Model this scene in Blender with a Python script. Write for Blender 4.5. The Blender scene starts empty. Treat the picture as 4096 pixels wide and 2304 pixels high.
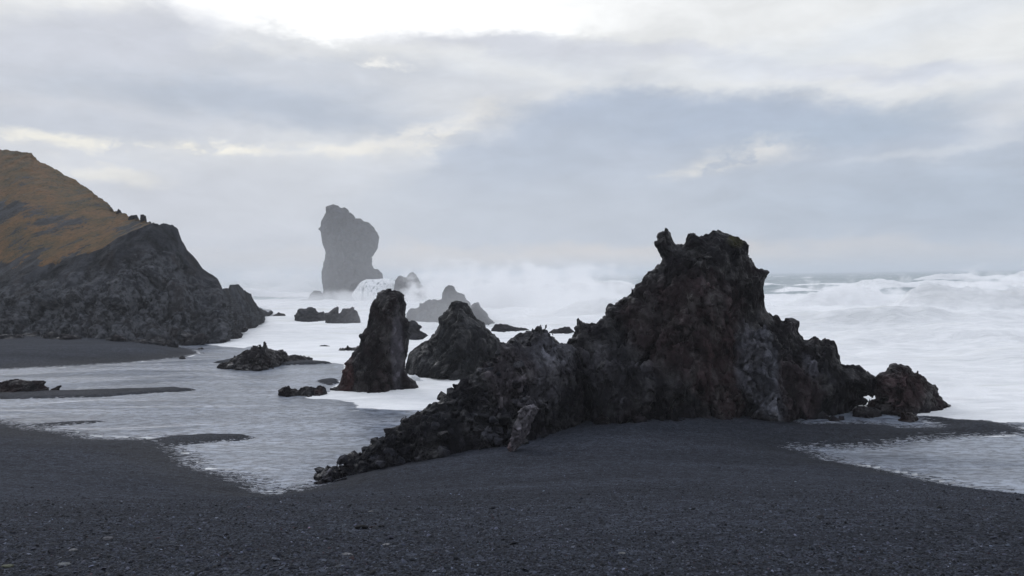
import bpy, bmesh, math, random
import numpy as np
import openvdb as vdb
from mathutils import Matrix, Vector

random.seed(7)
RNG = np.random.default_rng(11)
f32 = np.float32
sc = bpy.context.scene
COL = sc.collection

# ------------------------------------------------------------------ camera
EYE = 6.0                       # metres above the calm water
FPX = 797.0                     # focal length in pixels of a 1024 wide picture
PITCH = math.atan(12.5 / FPX)
ROLL = 0.0130
fwd = Vector((0, math.cos(PITCH), -math.sin(PITCH)))
up0 = Vector((0, math.sin(PITCH), math.cos(PITCH)))
rt0 = Vector((1, 0, 0))
rt = rt0 * math.cos(ROLL) - up0 * math.sin(ROLL)
up = up0 * math.cos(ROLL) + rt0 * math.sin(ROLL)
cd = bpy.data.cameras.new('camera')
cam = bpy.data.objects.new('camera', cd)
COL.objects.link(cam)
sc.camera = cam
M3 = Matrix((rt, up, -fwd)).transposed()
cam.matrix_world = Matrix.Translation((0, 0, EYE)) @ M3.to_4x4()
cd.sensor_width = 36.0
cd.lens = 36.0 * FPX / 1024.0
cd.clip_start = 0.1
cd.clip_end = 60000.0

# ------------------------------------------------------------------ world, sun, exposure
sc.view_settings.view_transform = 'Standard'
sc.view_settings.look = 'None'
sc.view_settings.exposure = 0.08
sc.view_settings.gamma = 1.0
SUN_AZ = math.radians(-32.0)    # from +Y towards +X
SUN_EL = math.radians(38.0)
ZENITH = (0.74, 0.80, 0.94)
world = bpy.data.worlds.new("World")
sc.world = world
world.use_nodes = True


class NT:
    """small helper round a node tree"""
    def __init__(s, nt):
        s.t = nt
        s.n = nt.nodes
        s.l = nt.links

    def new(s, kind, **kw):
        n = s.n.new(kind)
        for k, v in kw.items():
            setattr(n, k, v)
        return n

    def put(s, sock, v):
        if hasattr(v, 'is_output') or isinstance(v, bpy.types.NodeSocket):
            s.l.new(v, sock)
        elif v is not None:
            if isinstance(v, (tuple, list)) and len(v) == 3 and sock.type == 'RGBA':
                v = (*v, 1.0)
            sock.default_value = v

    def math(s, op, a, b=None, c=None, clamp=False):
        n = s.new('ShaderNodeMath', operation=op, use_clamp=clamp)
        s.put(n.inputs[0], a)
        if b is not None: s.put(n.inputs[1], b)
        if c is not None: s.put(n.inputs[2], c)
        return n.outputs[0]

    def vmath(s, op, a, b=None, scale=None):
        n = s.new('ShaderNodeVectorMath', operation=op)
        s.put(n.inputs[0], a)
        if b is not None: s.put(n.inputs[1], b)
        if scale is not None: s.put(n.inputs['Scale'], scale)
        return n.outputs['Value' if op in ('LENGTH', 'DOT_PRODUCT') else 'Vector']

    def mix(s, f, a, b, kind='RGBA', blend='MIX'):
        n = s.new('ShaderNodeMix', data_type=kind)
        if kind == 'RGBA':
            n.blend_type = blend
            i = (6, 7, 2)
        else:
            i = (2, 3, 0)
        s.put(n.inputs[0], f)
        s.put(n.inputs[i[0]], a)
        s.put(n.inputs[i[1]], b)
        return n.outputs[i[2]]

    def ramp(s, v, a, b, c=0.0, d=1.0, smooth=True):
        n = s.new('ShaderNodeMapRange', interpolation_type='SMOOTHSTEP' if smooth else 'LINEAR')
        s.put(n.inputs[0], v)
        for i, x in enumerate((a, b, c, d)):
            s.put(n.inputs[i + 1], x)
        return n.outputs[0]

    def noise(s, vec, scale, detail=4.0, rough=0.5, dist=0.0, lac=2.0, color=False):
        n = s.new('ShaderNodeTexNoise')
        s.put(n.inputs['Vector'], vec)
        s.put(n.inputs['Scale'], scale)
        n.inputs['Detail'].default_value = detail
        n.inputs['Roughness'].default_value = rough
        n.inputs['Distortion'].default_value = dist
        n.inputs['Lacunarity'].default_value = lac
        return n.outputs['Color' if color else 'Fac']

    def voro(s, vec, scale, feature='F1', rand=1.0, out='Distance'):
        n = s.new('ShaderNodeTexVoronoi', feature=feature)
        s.put(n.inputs['Vector'], vec)
        s.put(n.inputs['Scale'], scale)
        n.inputs['Randomness'].default_value = rand
        return n.outputs[out]

    def bump(s, h, strength=1.0, dist=0.05, normal=None):
        n = s.new('ShaderNodeBump')
        n.inputs['Strength'].default_value = strength
        n.inputs['Distance'].default_value = dist
        s.put(n.inputs['Height'], h)
        if normal is not None: s.put(n.inputs['Normal'], normal)
        return n.outputs[0]


def lin(r, g, b):
    f = lambda c: ((c / 255 + 0.055) / 1.055) ** 2.4 if c > 10 else c / 255 / 12.92
    return (f(r), f(g), f(b))


def px_dir(px, py):
    d = fwd * FPX + rt * (px - 512.0) + up * (288.0 - py)
    return d.normalized()


def azel(px, py):
    d = px_dir(px, py)
    return math.atan2(d.x, d.y), math.asin(d.z)


def build_world():
    W = NT(world.node_tree)
    W.n.clear()
    out = W.new('ShaderNodeOutputWorld')
    bg = W.new('ShaderNodeBackground')
    bg.inputs['Strength'].default_value = 0.1
    sky = W.new('ShaderNodeTexSky', sky_type='NISHITA')
    sky.sun_disc = False
    sky.sun_elevation = SUN_EL
    sky.sun_rotation = SUN_AZ
    sky.dust_density = 4.0
    tc = W.new('ShaderNodeTexCoord')
    sx = W.new('ShaderNodeSeparateXYZ')
    W.l.new(tc.outputs['Generated'], sx.inputs[0])
    az = W.math('ARCTAN2', sx.outputs[0], sx.outputs[1])
    el = W.math('ARCSINE', sx.outputs[2])
    P = W.new('ShaderNodeCombineXYZ')
    W.put(P.inputs[0], az)
    W.put(P.inputs[1], el)
    P = P.outputs[0]
    # cloud-like warping of the cloud outlines
    st = W.vmath('MULTIPLY', P, (1.0, 2.3, 1.0))
    w1 = W.vmath('SUBTRACT', W.noise(st, 4.0, 8, 0.6, color=True), (0.5, 0.5, 0.5))
    w2 = W.vmath('SUBTRACT', W.noise(W.vmath('ADD', st, (7.1, 3.3, 0)), 13.0, 6, 0.62, color=True), (0.5, 0.5, 0.5))
    Pw = W.vmath('ADD', P, W.vmath('MULTIPLY', w1, (0.20, 0.06, 0)))
    Pw = W.vmath('ADD', Pw, W.vmath('MULTIPLY', w2, (0.075, 0.04, 0)))
    def edge(pts, soft, sharp=0.0):
        """1 below a cloud outline given as picture points, 0 above it"""
        ae = sorted(azel(*q) for q in pts)
        a0, a1 = ae[0][0], ae[-1][0]
        fc = W.new('ShaderNodeFloatCurve')
        cv = fc.mapping.curves[0]
        e0, e1 = -0.1, 0.6
        nrm = [((a - a0) / (a1 - a0), (e - e0) / (e1 - e0)) for a, e in ae]
        cv.points[0].location = nrm[0]
        cv.points[1].location = nrm[-1]
        for q in nrm[1:-1]: cv.points.new(*q)
        fc.mapping.update()
        W.put(fc.inputs['Value'], W.ramp(azw, a0, a1, 0.0, 1.0, smooth=False))
        h = W.math('MULTIPLY_ADD', fc.outputs[0], e1 - e0, e0)
        return W.ramp(W.math('SUBTRACT', h, elw), -soft, soft)

    spw = W.new('ShaderNodeSeparateXYZ')
    small = W.vmath('ADD', P, W.vmath('MULTIPLY', w1, (0.05, 0.03, 0)))
    small = W.vmath('ADD', small, W.vmath('MULTIPLY', w2, (0.07, 0.075, 0)))
    w3 = W.vmath('SUBTRACT', W.noise(W.vmath('MULTIPLY', P, (1, 1.5, 1)), 38.0, 5, 0.65, color=True), (0.5, 0.5, 0.5))
    small = W.vmath('ADD', small, W.vmath('MULTIPLY', w3, (0.035, 0.032, 0)))
    W.l.new(small, spw.inputs[0])
    azw, elw = spw.outputs[0], spw.outputs[1]
    # base: pale overcast, a dim warm band low down
    base = W.mix(W.ramp(el, 0.02, 0.10), lin(206, 205, 205), lin(200, 205, 214))
    base = W.mix(W.ramp(el, 0.09, 0.24), base, lin(229, 231, 232))
    base = W.mix(W.ramp(el, 0.32, 0.75), base, ZENITH)
    # the blown-out opening at the top, closed below by a ragged cloud edge and fading to the right
    op1 = W.math('SUBTRACT', 1.0, edge([(-60, -50), (100, -16), (160, 0), (186, 22), (210, 46), (240, 40), (300, 36), (380, 35), (460, 38), (530, 38), (600, 30), (700, 14), (900, -10)], .014))
    a_, e_ = azel(350, -10)
    mm = W.new('ShaderNodeMapping', vector_type='TEXTURE')
    W.put(mm.inputs[0], P)
    mm.inputs[1].default_value = (a_, e_, 0)
    mm.inputs[3].default_value = (340 / FPX, 120 / FPX, 1)
    glow = W.ramp(W.vmath('LENGTH', mm.outputs[0]), .35, 1.15, 1, 0)
    base = W.mix(W.math('MULTIPLY', op1, glow), base, (1.08, 1.09, 1.09))
    col = base
    L = [
        # broad grey cloud across the upper left
        (90, 85, 210, 60, 4, lin(197, 202, 212), .55, .95),
        (300, 88, 330, 46, -5, lin(196, 202, 212), .5, .92),
        (250, 100, 190, 24, -3, lin(178, 188, 203), .7, .9),
        (60, 130, 140, 14, 0, lin(190, 197, 209), .7, .85),
        (520, 48, 150, 13, -4, lin(200, 204, 214), .7, .85),
        (590, 66, 110, 12, -6, lin(208, 213, 221), .8, .7),
        (120, 35, 110, 30, 12, lin(198, 203, 214), .6, .8),
        (330, 50, 170, 9, 0, lin(222, 224, 226), .9, .6),
        (470, 105, 120, 24, -4, lin(212, 215, 220), .8, .7),
        # low lilac haze bank behind the far stack
        (240, 225, 330, 48, 0, lin(199, 204, 214), .6, .95),
        (420, 190, 190, 26, 5, lin(202, 207, 215), .8, .7),
        # thin streaks upper right
        (900, 70, 130, 9, -6, lin(210, 214, 223), .9, .65),
        (760, 60, 120, 9, -9, lin(208, 213, 224), .9, .65),
        (930, 64, 40, 8, 0, lin(200, 206, 218), .9, .7),
        (660, 48, 120, 8, -7, lin(210, 214, 223), .9, .7),
        (1010, 110, 60, 14, 20, lin(205, 210, 220), .9, .6),
        (880, 30, 180, 16, 6, lin(217, 223, 231), .9, .6),
        (90, 148, 90, 7, -2, lin(240, 238, 229), .9, .9),
        (215, 152, 70, 7, 0, lin(247, 244, 233), .9, .95),
        (340, 150, 120, 8, 3, lin(235, 233, 227), .9, .9),
        (430, 128, 120, 9, 14, lin(231, 230, 227), .9, .8),
        (115, 176, 50, 7, -5, lin(228, 227, 222), .9, .7),
        (372, 66, 20, 6, 0, lin(250, 249, 245), .9, .95),
        None,
        # modelling and gaps inside the slate bank
        (700, 118, 170, 26, -3, lin(171, 183, 201), .7, .85),
        (850, 128, 130, 18, 5, lin(170, 183, 200), .7, .85),
        (560, 150, 90, 26, 18, lin(180, 190, 205), .8, .7),
        (960, 200, 200, 40, 0, lin(172, 184, 200), .8, .8),
        (742, 158, 52, 14, 8, lin(224, 224, 224), 1.0, .85),
        (698, 172, 28, 7, 14, lin(227, 226, 222), .9, .9),
        (960, 145, 90, 5, 4, lin(203, 209, 218), .9, .8),
        (560, 258, 340, 17, 0, lin(210, 205, 202), .7, .95),
        (880, 262, 300, 12, 0, lin(194, 197, 203), .9, .8),
        (240, 262, 200, 13, 0, lin(202, 203, 208), .9, .7),
    ]
    bank = edge([(250, 225), (330, 205), (385, 185), (430, 160), (442, 140), (480, 134), (520, 122), (555, 108), (575, 95), (630, 84), (700, 92), (780, 92), (860, 103), (905, 117), (935, 112), (985, 128), (1040, 122), (1150, 120), (1400, 110)], .024)
    brk = W.noise(W.vmath('MULTIPLY', small, (1, 2.2, 1)), 9.0, 7, 0.6, 0.6)
    for item in L:
        if item is None:
            bc = W.mix(W.ramp(el, 0.06, 0.20), lin(186, 194, 206), lin(179, 189, 205))
            bc = W.mix(W.ramp(az, -0.35, 0.0), lin(198, 204, 213), bc)
            col = W.mix(W.math('MULTIPLY', bank, W.ramp(az, -0.4, -0.05)), col, bc)
            continue
        cx, cy, rx, ry, rot, c, soft, op = item
        a, e = azel(cx, cy)
        m = W.new('ShaderNodeMapping', vector_type='TEXTURE')
        W.put(m.inputs[0], Pw)
        m.inputs[1].default_value = (a, e, 0)
        m.inputs[2].default_value = (0, 0, math.radians(rot))
        m.inputs[3].default_value = (rx / FPX, ry / FPX, 1)
        d = W.vmath('LENGTH', m.outputs[0])
        k = W.ramp(d, 1 - soft, 1 + soft * 0.6, op, 0.0)
        if ry < 15 and c[0] > 0.70:
            k = W.math('MULTIPLY', k, W.ramp(brk, 0.36, 0.58))
        col = W.mix(k, col, c)
    mot = W.noise(W.vmath('MULTIPLY', P, (1, 3.0, 1)), 9.0, 9, 0.6, 0.4)
    mot2 = W.noise(W.vmath('MULTIPLY', P, (1, 1.9, 1)), 22.0, 8, 0.6, 0.3)
    gain = W.math('MULTIPLY', W.ramp(mot, 0.3, 0.7, 0.92, 1.07, smooth=False), W.ramp(mot2, 0.3, 0.7, 0.98, 1.02, smooth=False))
    col = W.vmath('SCALE', col, scale=gain)
    # ground half: what lies under the horizon never shows past the sea
    col = W.mix(W.ramp(el, -0.06, -0.005), lin(150, 155, 160), col)
    cl = W.vmath('SCALE', col, scale=10.0)
    fin = W.mix(0.975, sky.outputs[0], cl)
    W.l.new(fin, bg.inputs['Color'])
    W.l.new(bg.outputs[0], out.inputs[0])


build_world()
sd = bpy.data.lights.new('sun', 'SUN')
sd.energy = 0.75
sd.angle = math.radians(22)
sd.color = (0.98, 0.98, 1.0)
so = bpy.data.objects.new('sun', sd)
COL.objects.link(so)
sv = Vector((math.sin(SUN_AZ) * math.cos(SUN_EL), math.cos(SUN_AZ) * math.cos(SUN_EL), math.sin(SUN_EL)))
so.rotation_euler = sv.to_track_quat('Z', 'Y').to_euler()

cy = sc.cycles
cy.max_bounces = 6
cy.diffuse_bounces = 3
cy.glossy_bounces = 2
cy.transmission_bounces = 2
cy.volume_bounces = 7
cy.max_bounces = 8
cy.transparent_max_bounces = 12
cy.volume_step_rate = 1.0
cy.volume_max_steps = 256
cy.use_denoising = True

# ------------------------------------------------------------------ projection helpers
R3 = np.array([rt[:], up[:], fwd[:]], f32)


def project(x, y, z):
    zz = z - EYE
    a = R3[0, 0] * x + R3[0, 1] * y + R3[0, 2] * zz
    b = R3[1, 0] * x + R3[1, 1] * y + R3[1, 2] * zz
    c = R3[2, 0] * x + R3[2, 1] * y + R3[2, 2] * zz
    c = np.maximum(c, 0.05)
    return 512 + FPX * a / c, 288 - FPX * b / c, c


def unproj(px, py, dep):
    d = fwd * FPX + rt * (px - 512.0) + up * (288.0 - py)
    return Vector((0, 0, EYE)) + d * (dep / FPX)


def at_z(px, py, z=0.0):
    d = fwd * FPX + rt * (px - 512.0) + up * (288.0 - py)
    t = (z - EYE) / d.z
    return Vector((0, 0, EYE)) + d * t


def crop(ox, oy, pts, s=2.515625):
    """points measured in an enlarged crop of the photograph -> 1024 wide picture pixels"""
    return [((ox + x / s) / 4.0, (oy + y / s) / 4.0) for x, y in pts]


C1 = lambda p: crop(0, 560, p)
C2 = lambda p: crop(0, 1136, p)
C3 = lambda p: crop(1024, 780, p)
C4 = lambda p: crop(1024, 1356, p)
C5 = lambda p: crop(2048, 860, p)
C6 = lambda p: crop(2048, 1300, p)
C7 = lambda p: crop(3072, 1000, p)
C8 = lambda p: crop(3072, 1500, p)

# ------------------------------------------------------------------ numpy noise
_T = RNG.random((64, 64, 64), dtype=f32)
_J = (RNG.random((64, 64, 64, 3), dtype=f32) - f32(0.5)) * f32(0.8)
_ID = RNG.random((64, 64, 64), dtype=f32)


def vnoise(x, y, z):
    xi = np.floor(x); yi = np.floor(y); zi = np.floor(z)
    fx = (x - xi).astype(f32); fy = (y - yi).astype(f32); fz = (z - zi).astype(f32)
    fx = fx * fx * (3 - 2 * fx); fy = fy * fy * (3 - 2 * fy); fz = fz * fz * (3 - 2 * fz)
    a = xi.astype(np.int32) & 63; b = yi.astype(np.int32) & 63; c = zi.astype(np.int32) & 63
    a1 = (a + 1) & 63; b1 = (b + 1) & 63; c1 = (c + 1) & 63
    v = (_T[a, b, c] * (1 - fx) + _T[a1, b, c] * fx) * (1 - fy) + (_T[a, b1, c] * (1 - fx) + _T[a1, b1, c] * fx) * fy
    w = (_T[a, b, c1] * (1 - fx) + _T[a1, b, c1] * fx) * (1 - fy) + (_T[a, b1, c1] * (1 - fx) + _T[a1, b1, c1] * fx) * fy
    return (v * (1 - fz) + w * fz) * 2 - 1


def fbm(x, y, z, oct=4, gain=0.5, ridged=False):
    s = 0; a = 1.0; t = 0
    for i in range(oct):
        n = vnoise(x + 17.3 * i, y + 9.1 * i, z + 4.7 * i)
        if ridged: n = 1 - 2 * np.abs(n)
        s = s + a * n; t += a
        a *= gain
        x = x * 2.03; y = y * 2.03; z = z * 2.03
    return s / t


def worley(x, y, z, tilt=False):
    """F1, F2 and the id of the nearest cell"""
    xi = np.floor(x - 0.5).astype(np.int32); yi = np.floor(y - 0.5).astype(np.int32); zi = np.floor(z - 0.5).astype(np.int32)
    f1 = np.full(x.shape, 9.0, f32); f2 = f1.copy(); ident = np.zeros(x.shape, f32); tl = np.zeros(x.shape, f32)
    for i in (0, 1):
        for j in (0, 1):
            for k in (0, 1):
                a = xi + i; b = yi + j; c = zi + k
                am = a & 63; bm = b & 63; cm = c & 63
                J = _J[am, bm, cm]
                ex = x - a - 0.5 - J[..., 0]; ey = y - b - 0.5 - J[..., 1]; ez = z - c - 0.5 - J[..., 2]
                d = (ex * ex + ey * ey + ez * ez).astype(f32)
                new = d < f1
                f2 = np.where(new, f1, np.minimum(f2, d))
                ident = np.where(new, _ID[am, bm, cm], ident)
                if tilt:
                    G = _J[(am + 11) & 63, (bm + 5) & 63, cm]
                    tl = np.where(new, (G[..., 0] * ex + G[..., 1] * ey + G[..., 2] * ez).astype(f32), tl)
                f1 = np.where(new, d, f1)
    if tilt: return np.sqrt(f1), np.sqrt(f2), ident, tl * f32(2.5)
    return np.sqrt(f1), np.sqrt(f2), ident


def poly_sdf(poly, xs, ys):
    """signed distance (positive inside) on the grid xs by ys"""
    X, Y = np.meshgrid(xs, ys, indexing='ij')
    X = X.astype(f32); Y = Y.astype(f32)
    d = np.full(X.shape, 1e12, f32)
    ins = np.zeros(X.shape, bool)
    n = len(poly)
    for i in range(n):
        ax, ay = poly[i]; bx, by = poly[(i + 1) % n]
        ex, ey = bx - ax, by - ay
        q = ex * ex + ey * ey
        if q < 1e-12: continue
        wx = X - ax; wy = Y - ay
        t = np.clip((wx * ex + wy * ey) / q, 0, 1)
        dd = (wx - t * ex) ** 2 + (wy - t * ey) ** 2
        d = np.minimum(d, dd)
        if ay != by:
            c = (ay > Y) != (by > Y)
            ins ^= c & (X < ex * (Y - ay) / ey + ax)
    d = np.sqrt(d)
    return np.where(ins, d, -d)


def bilin(G, x0, dx, y0, dy, x, y):
    u = np.clip((x - x0) / dx, 0, G.shape[0] - 1.001); v = np.clip((y - y0) / dy, 0, G.shape[1] - 1.001)
    a = u.astype(np.int32); b = v.astype(np.int32)
    fu = (u - a).astype(f32); fv = (v - b).astype(f32)
    return (G[a, b] * (1 - fu) + G[a + 1, b] * fu) * (1 - fv) + (G[a, b + 1] * (1 - fu) + G[a + 1, b + 1] * fu) * fv


# ------------------------------------------------------------------ object helpers
def tag(o, label=None, cat=None, group=None, kind=None):
    if label: o['label'] = label
    if cat: o['category'] = cat
    if group: o['group'] = group
    if kind: o['kind'] = kind
    return o


def np_mesh(name, verts, faces, mat, smooth=True, attrs=None, parent=None):
    """faces: list of int arrays (n,3) or (n,4)"""
    me = bpy.data.meshes.new(name)
    verts = np.ascontiguousarray(verts, f32)
    me.vertices.add(len(verts))
    me.vertices.foreach_set('co', verts.ravel())
    idx = np.concatenate([f.ravel() for f in faces]).astype(np.int32)
    cnt = np.concatenate([np.full(len(f), f.shape[1], np.int32) for f in faces])
    me.loops.add(len(idx))
    me.loops.foreach_set('vertex_index', idx)
    me.polygons.add(len(cnt))
    me.polygons.foreach_set('loop_start', np.concatenate([[0], np.cumsum(cnt)[:-1]]).astype(np.int32))
    me.polygons.foreach_set('loop_total', cnt)
    me.polygons.foreach_set('use_smooth', np.full(len(cnt), smooth, bool))
    me.update(calc_edges=True)
    for k, v in (attrs or {}).items():
        if v.ndim == 2:
            a = me.attributes.new(k, 'FLOAT_COLOR', 'POINT')
            c = np.ones((len(v), 4), f32); c[:, :3] = v
            a.data.foreach_set('color', c.ravel())
        else:
            a = me.attributes.new(k, 'FLOAT', 'POINT')
            a.data.foreach_set('value', np.ascontiguousarray(v, f32))
    if mat: me.materials.append(mat)
    o = bpy.data.objects.new(name, me)
    COL.objects.link(o)
    if parent: o.parent = parent
    return o


def grid_faces(nu, nv, flip=False):
    i = np.arange((nu - 1) * (nv - 1))
    a = (i // (nv - 1)) * nv + i % (nv - 1)
    q = np.stack([a, a + nv, a + nv + 1, a + 1], 1)
    return q[:, ::-1] if flip else q


def new_mat(name):
    m = bpy.data.materials.new(name)
    m.use_nodes = True
    W = NT(m.node_tree)
    W.n.clear()
    out = W.new('ShaderNodeOutputMaterial')
    b = W.new('ShaderNodeBsdfPrincipled')
    W.l.new(b.outputs[0], out.inputs[0])
    return m, W, b, out

# ------------------------------------------------------------------ materials
def mat_rock():
    m, W, b, out = new_mat('dark_lava')
    at = W.new('ShaderNodeAttribute', attribute_name='tint')
    geo = W.new('ShaderNodeNewGeometry')
    pos = geo.outputs['Position']
    n1 = W.noise(pos, 3.1, 6, 0.6)
    n2 = W.noise(pos, 17.0, 5, 0.65)
    g = W.math('MULTIPLY_ADD', W.math('ADD', n1, n2), 1.5, -0.5)
    c = W.vmath('MULTIPLY', at.outputs['Color'], (0.212, 0.216, 0.242))
    c = W.vmath('SCALE', c, scale=W.math('MAXIMUM', g, 0.25))
    # pale salt and quartz flecks
    fl = W.ramp(W.noise(pos, 9.0, 3, 0.5), 0.68, 0.76)
    c = W.mix(W.math('MULTIPLY', fl, 0.3), c, (0.09, 0.09, 0.10))
    W.l.new(c, b.inputs['Base Color'])
    W.put(b.inputs['Roughness'], W.ramp(W.noise(pos, 5.0, 4, 0.6), 0.35, 0.65, 0.34, 0.75))
    W.put(b.inputs['Specular IOR Level'], W.ramp(W.noise(pos, 1.1, 5, 0.6), 0.45, 0.66, 0.02, 0.40))
    v = W.voro(W.vmath('ADD', pos, W.vmath('SCALE', W.noise(pos, 2.0, 3, color=True), scale=0.5)), 4.5)
    v2 = W.voro(pos, 13.0)
    h = W.math('ADD', W.math('MULTIPLY', v, 0.40), W.math('MULTIPLY', v2, 0.16))
    h = W.math('ADD', h, W.math('MULTIPLY', W.noise(pos, 13.0, 7, 0.66), 0.45))
    wp = W.vmath('ADD', W.vmath('MULTIPLY', pos, (1, 1, .6)), W.vmath('SCALE', W.noise(pos, 1.6, 4, .6, color=True), scale=0.55))
    e1 = W.ramp(W.voro(wp, 1.9, 'DISTANCE_TO_EDGE'), 0.0, 0.07, 0.0, 1.0)
    e2 = W.ramp(W.voro(wp, 4.8, 'DISTANCE_TO_EDGE'), 0.0, 0.09, 0.0, 1.0)
    h = W.math('ADD', h, W.math('ADD', W.math('MULTIPLY', e1, 0.75), W.math('MULTIPLY', e2, 0.40)))
    # blocks split by the cracks lean different ways, so each catches the sky differently
    vc = W.new('ShaderNodeTexVoronoi', feature='F1')
    W.put(vc.inputs['Vector'], wp)
    vc.inputs['Scale'].default_value = 4.8
    lean = W.vmath('DOT_PRODUCT', W.vmath('SUBTRACT', vc.outputs['Color'], (.5, .5, .5)), W.vmath('SUBTRACT', W.vmath('SCALE', wp, scale=4.8), W.vmath('SCALE', vc.outputs['Position'], scale=4.8)))
    h = W.math('ADD', h, W.math('MULTIPLY', lean, 1.1))
    W.l.new(W.bump(h, 0.75, 0.06), b.inputs['Normal'])
    return m


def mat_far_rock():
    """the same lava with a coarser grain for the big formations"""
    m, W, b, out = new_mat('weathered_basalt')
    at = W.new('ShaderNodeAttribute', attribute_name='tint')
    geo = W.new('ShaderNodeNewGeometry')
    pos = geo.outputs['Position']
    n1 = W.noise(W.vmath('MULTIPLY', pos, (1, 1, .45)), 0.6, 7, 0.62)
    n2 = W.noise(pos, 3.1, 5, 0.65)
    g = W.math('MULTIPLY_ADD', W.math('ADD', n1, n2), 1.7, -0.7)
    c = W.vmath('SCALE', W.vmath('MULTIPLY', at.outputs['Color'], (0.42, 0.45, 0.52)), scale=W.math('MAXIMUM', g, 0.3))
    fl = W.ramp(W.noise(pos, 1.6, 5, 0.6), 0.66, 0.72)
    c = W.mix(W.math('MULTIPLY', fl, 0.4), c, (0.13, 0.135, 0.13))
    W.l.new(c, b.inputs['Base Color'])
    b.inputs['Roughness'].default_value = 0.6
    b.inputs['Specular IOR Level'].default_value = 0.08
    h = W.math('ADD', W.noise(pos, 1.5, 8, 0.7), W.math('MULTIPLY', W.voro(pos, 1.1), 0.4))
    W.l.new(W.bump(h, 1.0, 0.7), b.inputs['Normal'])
    return m


def mat_sand():
    m, W, b, out = new_mat('black_gravel')
    geo = W.new('ShaderNodeNewGeometry')
    pos = geo.outputs['Position']
    sp = W.new('ShaderNodeSeparateXYZ')
    W.l.new(pos, sp.inputs[0])
    z = W.math('ADD', sp.outputs[2], W.math('MULTIPLY', W.math('SUBTRACT', W.noise(pos, 0.5, 5, 0.6), 0.5), 0.25))
    # single stones
    vor = W.new('ShaderNodeTexVoronoi', feature='F1')
    W.put(vor.inputs['Vector'], pos)
    vor.inputs['Scale'].default_value = 34.0
    vor2 = W.new('ShaderNodeTexVoronoi', feature='F1')
    W.put(vor2.inputs['Vector'], pos)
    vor2.inputs['Scale'].default_value = 11.0
    cr = W.new('ShaderNodeSeparateColor')
    W.l.new(vor.outputs['Color'], cr.inputs[0])
    cr2 = W.new('ShaderNodeSeparateColor')
    W.l.new(vor2.outputs['Color'], cr2.inputs[0])
    g = W.ramp(cr.outputs[0], 0.0, 1.0, 0.45, 1.6, smooth=False)
    g = W.math('MULTIPLY', g, W.ramp(cr2.outputs[1], 0.0, 1.0, 0.7, 1.3, smooth=False))
    g = W.math('MULTIPLY', g, W.ramp(W.noise(W.vmath('MULTIPLY', pos, (0.25, 0.8, 1)), 0.5, 7, 0.62, 0.4), 0.3, 0.7, 0.74, 1.26))
    g = W.math('MULTIPLY', g, W.ramp(W.noise(W.vmath('MULTIPLY', pos, (0.6, 1.1, 1.0)), 5.0, 7, 0.8), 0.36, 0.64, 0.62, 1.55, smooth=False))
    pale = W.math('GREATER_THAN', cr.outputs[1], 0.975)
    g = W.math('ADD', g, W.math('MULTIPLY', pale, 1.6))
    warm = W.mix(cr.outputs[2], (0.0270, 0.0298, 0.0385), (0.0255, 0.0298, 0.0400))
    c = W.vmath('SCALE', warm, scale=g)
    wet = W.ramp(z, 0.10, 0.55, 1.0, 0.0)
    c = W.mix(wet, c, W.vmath('SCALE', c, scale=0.66))
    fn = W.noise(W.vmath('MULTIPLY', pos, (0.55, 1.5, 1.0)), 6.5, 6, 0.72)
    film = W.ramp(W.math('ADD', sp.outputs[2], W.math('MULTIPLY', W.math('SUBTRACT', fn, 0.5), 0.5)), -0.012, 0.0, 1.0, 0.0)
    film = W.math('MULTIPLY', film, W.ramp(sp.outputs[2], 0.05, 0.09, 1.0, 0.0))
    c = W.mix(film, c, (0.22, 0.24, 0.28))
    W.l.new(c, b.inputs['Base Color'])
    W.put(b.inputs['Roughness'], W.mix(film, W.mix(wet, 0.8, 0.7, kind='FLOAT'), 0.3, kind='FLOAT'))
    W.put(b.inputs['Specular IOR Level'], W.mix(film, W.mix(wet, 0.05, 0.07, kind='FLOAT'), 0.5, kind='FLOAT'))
    h = W.math('ADD', W.math('MULTIPLY', vor.outputs['Distance'], -1.0), W.math('MULTIPLY', vor2.outputs['Distance'], -1.1))
    h = W.math('ADD', h, W.math('MULTIPLY', W.noise(pos, 70.0, 3, 0.6), 0.5))
    W.l.new(W.bump(h, 0.8, 0.03), b.inputs['Normal'])
    return m


def mat_pebble():
    m, W, b, out = new_mat('pebble_stone')
    at = W.new('ShaderNodeAttribute', attribute_name='tint')
    geo = W.new('ShaderNodeNewGeometry')
    c = W.vmath('SCALE', at.outputs['Color'], scale=W.ramp(W.noise(geo.outputs['Position'], 60.0, 3), .3, .7, .75, 1.25))
    W.l.new(c, b.inputs['Base Color'])
    b.inputs['Roughness'].default_value = 0.75
    b.inputs['Specular IOR Level'].default_value = 0.12
    return m


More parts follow.
